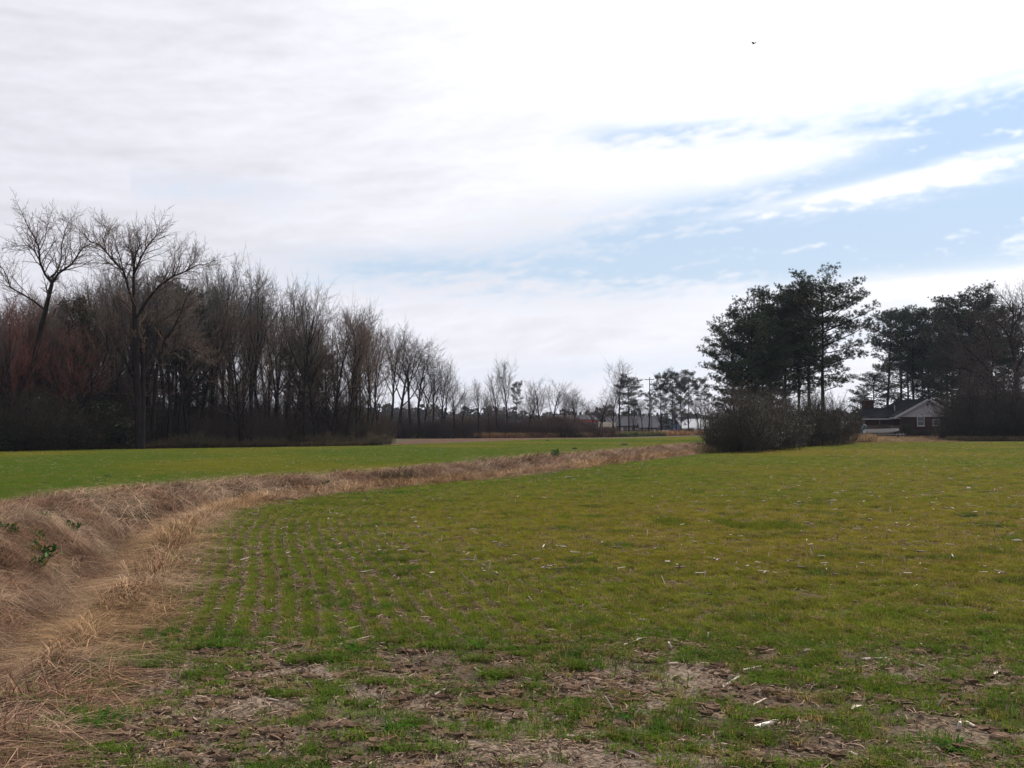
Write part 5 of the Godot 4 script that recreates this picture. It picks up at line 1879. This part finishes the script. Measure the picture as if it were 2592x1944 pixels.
func boat() -> void:
	var d := 136.0
	var p := ground_at(2228, 1112)
	p = foot(2228, d)
	var o := base("boat", Transform3D(Basis(Vector3.UP, -0.12), p + Vector3(0, 0.42, 0)))
	tag(o, "small white motorboat on a trailer in front of the house", "boat")
	# hull: stations from stern to bow
	var s := Shape.new()
	var n := 12
	for k in n + 1:
		var f := float(k) / n
		var x := -2.0 + 4.3 * f
		var beam := 0.85 * (1.0 - pow(maxf(f - 0.35, 0.0) / 0.65, 2.2) * 0.96)
		var keel := 0.05 + 0.42 * pow(maxf(f - 0.5, 0.0) / 0.5, 2.2)
		var sheer := 0.62 + 0.12 * f * f
		var ring := [Vector3(x, sheer, -beam), Vector3(x, keel + 0.16, -beam * 0.86), Vector3(x, keel, 0), Vector3(x, keel + 0.16, beam * 0.86), Vector3(x, sheer, beam), Vector3(x, sheer, beam * 0.9), Vector3(x, keel + 0.22, beam * 0.7), Vector3(x, keel + 0.22, -beam * 0.7), Vector3(x, sheer, -beam * 0.9)]
		for q in ring:
			s.v.append(q)
			s.n.append(Vector3(0.1, q.y - 0.4, q.z).normalized())
			s.c.append(Color.WHITE)
			s.uv.append(Vector2(f, 0))
	for k in n:
		for q in 9:
			var a := k * 9 + q
			var b := k * 9 + (q + 1) % 9
			s.i.append_array([a, a + 9, b, b, a + 9, b + 9])
	s.quad(Vector3(-2, 0.62, -0.85), Vector3(-2, 0.1, -0.7), Vector3(-2, 0.1, 0.7), Vector3(-2, 0.62, 0.85), Color.WHITE)
	part("hull", s.mesh(M.hull), o)
	s = Shape.new()
	var rail := PackedVector3Array()
	var rr := PackedFloat32Array()
	for k in n + 1:
		var f := float(k) / n
		var beam := 0.85 * (1.0 - pow(maxf(f - 0.35, 0.0) / 0.65, 2.2) * 0.96)
		rail.append(Vector3(-2.0 + 4.3 * f, 0.64 + 0.12 * f * f, beam))
		rr.append(0.03)
	s.tube(rail, rr, 6, Color.WHITE)
	var left := PackedVector3Array()
	for q in rail:
		left.append(Vector3(q.x, q.y, -q.z))
	s.tube(left, rr, 6, Color.WHITE)
	part("gunwale", s.mesh(M.white_trim), o)
	for x in [-1.2, 0.1]:
		s = Shape.new()
		s.box(Vector3(x, 0.42, -0.72), Vector3(x + 0.34, 0.47, 0.72))
		part("seat", s.mesh(M.white_trim), o)
	# outboard motor, tilted up
	var tilt := Transform3D(Basis(Vector3.BACK, -0.55), Vector3(-2.1, 0.7, 0))
	s = Shape.new()
	s.tube(PackedVector3Array([Vector3(0, -0.1, 0), Vector3(0, 0.05, 0), Vector3(-0.02, 0.3, 0), Vector3(-0.03, 0.5, 0)]), PackedFloat32Array([0.16, 0.24, 0.27, 0.2]), 10, Color.WHITE)
	s.tube(PackedVector3Array([Vector3(0, -0.1, 0), Vector3(-0.02, -0.6, 0), Vector3(-0.02, -0.85, 0)]), PackedFloat32Array([0.1, 0.07, 0.09]), 8, Color.WHITE)
	s.box(Vector3(-0.03, -1.0, -0.02), Vector3(0.03, -0.8, 0.02))
	var motor := part("outboard_motor", s.mesh(M.motor_blue), o, tilt)
	s = Shape.new()
	s.tube(PackedVector3Array([Vector3(-0.03, 0.47, 0), Vector3(-0.03, 0.56, 0), Vector3(-0.03, 0.62, 0)]), PackedFloat32Array([0.25, 0.23, 0.12]), 10, Color.WHITE)
	part("motor_lid", s.mesh(M.white_trim), motor)
	s = Shape.new()
	for q in 3:
		var a := TAU * q / 3
		s.leaf(Vector3(-0.12, -0.85, 0), Vector3(0, cos(a), sin(a)), Vector3(0.4, -sin(a), cos(a)).normalized(), 0.16, 0.09, Color.WHITE)
	part("propeller", s.mesh(M.galvanised), motor)
	# the trailer under it is a thing of its own
	var t := base("boat_trailer", Transform3D(Basis(Vector3.UP, -0.12), p))
	tag(t, "dark metal trailer carrying the small white motorboat", "trailer")
	s = Shape.new()
	for z in [-0.55, 0.55]:
		s.tube(PackedVector3Array([Vector3(-1.9, 0.4, z), Vector3(1.0, 0.4, z), Vector3(2.6, 0.42, 0.0), Vector3(3.2, 0.42, 0)]), PackedFloat32Array([0.04, 0.04, 0.04, 0.04]), 6, Color.WHITE)
	for x in [-1.7, 0.2]:
		s.tube(PackedVector3Array([Vector3(x, 0.38, -0.6), Vector3(x, 0.38, 0.6)]), PackedFloat32Array([0.035, 0.035]), 6, Color.WHITE)
	part("frame", s.mesh(M.galvanised), t)
	for z in [-0.85, 0.85]:
		s = Shape.new()
		var pts := PackedVector3Array()
		var rad := PackedFloat32Array()
		for k in 17:
			var a := TAU * k / 16
			pts.append(Vector3(-0.7 + cos(a) * 0.2, 0.29 + sin(a) * 0.2, z))
			rad.append(0.085)
		s.tube(pts, rad, 6, Color.WHITE)
		var wheel := part("wheel", s.mesh(M.black_rubber), t)
		s = Shape.new()
		s.tube(PackedVector3Array([Vector3(-0.7, 0.29, z - 0.05), Vector3(-0.7, 0.29, z + 0.05)]), PackedFloat32Array([0.14, 0.14]), 10, Color.WHITE)
		part("rim", s.mesh(M.galvanised), wheel)
	s = Shape.new()
	s.tube(PackedVector3Array([Vector3(2.9, 0.0, 0), Vector3(2.9, 0.62, 0)]), PackedFloat32Array([0.035, 0.035]), 6, Color.WHITE)
	part("jack", s.mesh(M.galvanised), t)

func small_structures() -> void:
	# low dark board fence left of the boat
	var d := 148.0
	var a := foot(2138, d)
	var o := base("fence", Transform3D(Basis(), a))
	tag(o, "dark wooden board fence left of the boat", "fence")
	var n := 21
	var bm := Shape.new()
	bm.box(Vector3(0, 0.05, 0), Vector3(0.36, 1.55, 0.03))
	var mesh := bm.mesh(M.dark_wood)
	for k in n:
		part("board", mesh, o, Transform3D(Basis(Vector3.UP, 0.0), Vector3(k * 0.375, 0.05 * sin(k * 2.3), 0.0)))
	for y in [0.4, 1.25]:
		var s := Shape.new()
		s.box(Vector3(0, y, -0.09), Vector3(n * 0.375, y + 0.1, -0.003))
		part("rail", s.mesh(M.dark_wood), o)
	# small post by the bow
	var s := Shape.new()
	s.tube(PackedVector3Array([Vector3(0, -0.1, 0), Vector3(0, 0.75, 0)]), PackedFloat32Array([0.09, 0.08]), 8, Color.WHITE)
	o = base("post", Transform3D(Basis(), foot(2273, 134.0)))
	part("shaft", s.mesh(M.dark_wood), o)
	tag(o, "short dark post right of the boat's bow", "post")
	s = Shape.new()
	s.tube(PackedVector3Array([Vector3(0, -0.1, 0), Vector3(0, 0.98, 0), Vector3(0, 1.05, 0)]), PackedFloat32Array([0.075, 0.075, 0.05]), 8, Color.WHITE)
	o = base("marker_post", Transform3D(Basis(), foot(970, 150.0)))
	part("shaft", s.mesh(M.white_trim), o)
	tag(o, "white marker post at the left end of the plowed strip", "post")
	# the brush heap at the end of the yard
	rng.seed = 81
	o = base("brush_pile", Transform3D(Basis(), foot(2375, 126.0)))
	s = Shape.new()
	for k in 60:
		var q := Vector3(rnd(-1.5, 1.5), rnd(0.02, 0.3), rnd(-0.5, 0.5))
		var e := Vector3(rnd(-1, 1), rnd(-0.2, 0.35), rnd(-0.6, 0.6)).normalized() * rnd(0.4, 1.2)
		s.spike(q, q + e, rnd(0.015, 0.04), Color(0.15, 0.1, 0.07) * rnd(0.6, 1.3))
	part("branches", s.mesh(M.twig), o)
	tag(o, "low pile of cut branches at the edge of the yard", "brush pile")
	# utility poles
	var poles := [[1645, 955, 205.0, true, "tall utility pole with crossarm left of the middle pines"], [1785, 1020, 210.0, true, "utility pole in front of the pale metal roof"], [2160, 1030, 185.0, false, "dark pole left of the house, nearer of the pair"], [2172, 1022, 190.0, false, "reddish pole beside the dark pole left of the house"], [2139, 1035, 200.0, false, "thin pole behind the sparse bush, left of the fence"]]
	for e in poles:
		var p := foot(e[0], e[2])
		var h := height_to(e[1], p)
		o = base("utility_pole", Transform3D(Basis(), p))
		s = Shape.new()
		s.tube(PackedVector3Array([Vector3(0, -0.3, 0), Vector3(0, h, 0)]), PackedFloat32Array([0.12, 0.08]), 8, Color.WHITE)
		part("shaft", s.mesh(M.weathered_wood), o)
		if e[3]:
			s = Shape.new()
			s.box(Vector3(-0.95, h - 0.5, -0.17), Vector3(0.95, h - 0.38, -0.08))
			part("crossarm", s.mesh(M.weathered_wood), o)
			for x in [-0.8, 0.0, 0.8]:
				s = Shape.new()
				s.tube(PackedVector3Array([Vector3(x, h - 0.38, -0.12), Vector3(x, h - 0.24, -0.12)]), PackedFloat32Array([0.05, 0.04]), 6, Color.WHITE)
				part("insulator", s.mesh(M.white_trim), o)
		tag(o, e[4], "utility pole")

# a plain long building: walls, two roof slopes, openings on the side that faces the field
func long_building(called: String, px0: float, px1: float, ytop: float, d: float, depth: float, rise: float, wall: String, roof: String, label: String, openings: int, band := "") -> void:
	var x0 := ray(px0, 1075).x * d
	var x1 := ray(px1, 1075).x * d
	var g := ground((x0 + x1) * 0.5, d)
	var h := EYE + ray(1296, ytop).y * d - g
	var eave := h - rise
	var o := base(called, Transform3D(Basis(), Vector3((x0 + x1) * 0.5, g, -d)))
	var w := (x1 - x0) * 0.5
	var s := Shape.new()
	s.box(Vector3(-w, -0.1, -depth), Vector3(w, eave, 0))
	s.tri(Vector3(-w, eave, 0), Vector3(-w, h - 0.02, -depth * 0.5), Vector3(-w, eave, -depth), Vector3(-1, 0, 0), Color.WHITE)
	s.tri(Vector3(w, eave, 0), Vector3(w, h - 0.02, -depth * 0.5), Vector3(w, eave, -depth), Vector3(1, 0, 0), Color.WHITE)
	part("wall", s.mesh(M[wall]), o)
	part("roof", slab(Vector3(-w - 0.3, eave - 0.05, 0.35), Vector3(w + 0.3, eave - 0.05, 0.35), Vector3(w + 0.3, h, -depth * 0.5), Vector3(-w - 0.3, h, -depth * 0.5), 0.1).mesh(M[roof]), o)
	part("roof", slab(Vector3(-w - 0.3, h, -depth * 0.5), Vector3(w + 0.3, h, -depth * 0.5), Vector3(w + 0.3, eave - 0.05, -depth - 0.35), Vector3(-w - 0.3, eave - 0.05, -depth - 0.35), 0.1).mesh(M[roof]), o)
	if band:
		s = Shape.new()
		s.box(Vector3(-w - 0.05, eave - 0.75, 0.004), Vector3(w + 0.05, eave - 0.08, 0.12))
		part("band", s.mesh(M[band]), o)
	for k in openings:
		var x := lerpf(-w, w, (k + 0.5) / openings)
		var top_y := eave - (0.95 if band else 0.35)
		if k % 3 == 1:
			s = Shape.new()
			s.box(Vector3(x - 0.5, 0, 0.004), Vector3(x + 0.5, minf(2.1, top_y), 0.07))
			part("door", s.mesh(M.white_trim), o)
		else:
			window(o, Vector3(x - 0.55, maxf(0.9, top_y - 1.3), 0.004), Vector3(x + 0.55, top_y, 0.004))
	tag(o, label, "building")

func buildings() -> void:
	long_building("warehouse", 1385, 1512, 1050, 300.0, 30.0, 1.4, "grey_wall", "grey_roof", "long grey blue building with a red band under its roof", 7, "red_band")
	long_building("ranch_house", 1540, 1668, 1054, 245.0, 11.0, 2.2, "brown_wall", "grey_roof", "long dark brown house behind the broad middle pine", 6)
	long_building("cottage", 1519, 1556, 1069, 222.0, 6.0, 1.1, "cream_wall", "weathered_wood", "small cream cottage with pale roof beside the bare oak", 5)
	long_building("shed", 1622, 1664, 1071, 226.0, 6.0, 1.0, "brown_wall", "grey_roof", "low dark shed right of the brown house", 2)
	long_building("barn", 1738, 1850, 1060, 262.0, 30.0, 3.6, "grey_wall", "metal_roof", "long barn with pale metal roof left of the right pine clump", 5)
	long_building("white_building", 1118, 1152, 1072, 330.0, 8.0, 1.0, "white_trim", "metal_roof", "leftmost low white building seen through the far trees", 3)
	long_building("white_building", 1158, 1205, 1071, 340.0, 9.0, 1.0, "white_trim", "metal_roof", "longest low white building seen through the far trees", 5)
	long_building("white_building", 1206, 1245, 1073, 335.0, 8.0, 0.8, "cream_wall", "metal_roof", "cream low building right of the longest white one", 4)
	long_building("farm_building", 2130, 2205, 1066, 300.0, 14.0, 1.6, "cream_wall", "metal_roof", "pale low building seen through the gap left of the house", 4)

func bird() -> void:
	var p := at(1908, 110, 62.0)
	var o := base("bird", Transform3D(Basis(Vector3.BACK, 0.28) * Basis(Vector3.UP, 0.9).scaled(Vector3(0.75, 0.75, 0.75)), p))
	var s := Shape.new()
	s.tube(PackedVector3Array([Vector3(0, 0.0, -0.16), Vector3(0, 0, -0.1), Vector3(0, -0.015, 0.0), Vector3(0, 0, 0.14), Vector3(0, 0, 0.22)]), PackedFloat32Array([0.015, 0.032, 0.05, 0.025, 0.012]), 8, Color.WHITE)
	part("body", s.mesh(M.feather), o)
	for sg in [-1.0, 1.0]:
		s = Shape.new()
		var pts := [[0.03, 0.01, -0.06, 0.08], [0.18, 0.06, -0.08, 0.09], [0.34, 0.07, -0.04, 0.09], [0.46, 0.04, 0.03, 0.06]]
		for k in 3:
			var a = pts[k]
			var b = pts[k + 1]
			s.quad(Vector3(sg * a[0], a[1], a[2]), Vector3(sg * b[0], b[1], b[2]), Vector3(sg * b[0], b[1] - 0.01, b[3]), Vector3(sg * a[0], a[1] - 0.01, a[3]), Color.WHITE)
			s.quad(Vector3(sg * a[0], a[1] + 0.014, a[2]), Vector3(sg * b[0], b[1] + 0.01, b[2]), Vector3(sg * b[0], b[1] - 0.004, b[3]), Vector3(sg * a[0], a[1] - 0.004, a[3]), Color.WHITE)
		part("wing", s.mesh(M.feather), o)
	s = Shape.new()
	s.tri(Vector3(0, 0, 0.16), Vector3(-0.07, 0, 0.34), Vector3(0.07, 0, 0.34), Vector3.UP, Color.WHITE)
	s.tri(Vector3(0, 0.01, 0.16), Vector3(-0.07, 0.005, 0.34), Vector3(0.07, 0.005, 0.34), Vector3.UP, Color.WHITE)
	part("tail", s.mesh(M.feather), o)
	tag(o, "small dark bird gliding high in the bright cloud", "bird")

# ------------------------------------------------------------------ the scene
func _ready() -> void:
	var cam := Camera3D.new()
	cam.name = "camera"
	cam.position = Vector3(0, EYE, 0)
	cam.rotation = Vector3(PITCH, 0, 0)
	cam.fov = rad_to_deg(2.0 * atan(384.0 / FOCAL))
	cam.near = 0.1
	cam.far = 4000.0
	add_child(cam)
	sun_towards = Vector3(sin(deg_to_rad(36.0)) * cos(deg_to_rad(41.0)), sin(deg_to_rad(41.0)), -cos(deg_to_rad(36.0)) * cos(deg_to_rad(41.0)))
	var sun := DirectionalLight3D.new()
	sun.name = "sun"
	sun.light_color = Color(1.0, 0.96, 0.9)
	sun.light_energy = 1.6
	sun.light_angular_distance = 0.6
	sun.shadow_enabled = true
	add_child(sun)
	sun.look_at_from_position(Vector3.ZERO, -sun_towards, Vector3.UP)
	n_low.frequency = 0.05
	n_low.seed = 5
	n_low.fractal_octaves = 2
	n_mid.frequency = 0.5
	n_mid.seed = 6
	n_mid.fractal_octaves = 2
	n_fine.frequency = 3.0
	n_fine.seed = 7
	n_fine.fractal_octaves = 2
	n_sky.frequency = 0.5
	n_sky.seed = 8
	n_sky.fractal_octaves = 4
	n_sky2.frequency = 0.4
	n_sky2.seed = 9
	n_sky2.fractal_octaves = 5
	var env := Environment.new()
	env.background_mode = Environment.BG_SKY
	var sm := PanoramaSkyMaterial.new()
	sm.panorama = make_sky()
	var sky := Sky.new()
	sky.sky_material = sm
	env.sky = sky
	env.tonemap_mode = Environment.TONE_MAPPER_LINEAR
	env.tonemap_exposure = 1.06
	env.fog_enabled = true
	env.fog_density = 0.00013
	env.fog_light_color = Color(0.8, 0.84, 0.95)
	env.sdfgi_enabled = true
	env.ssao_enabled = true
	env.ssil_enabled = true
	var we := WorldEnvironment.new()
	we.name = "world"
	we.environment = env
	add_child(we)
	make_edge()
	materials()
	make_ground()
	woods()
	pines()
	shrubs()
	house()
	boat()
	small_structures()
	buildings()
	wheat_fields()
	dead_grass()
	field_litter()
	weeds()
	bird()
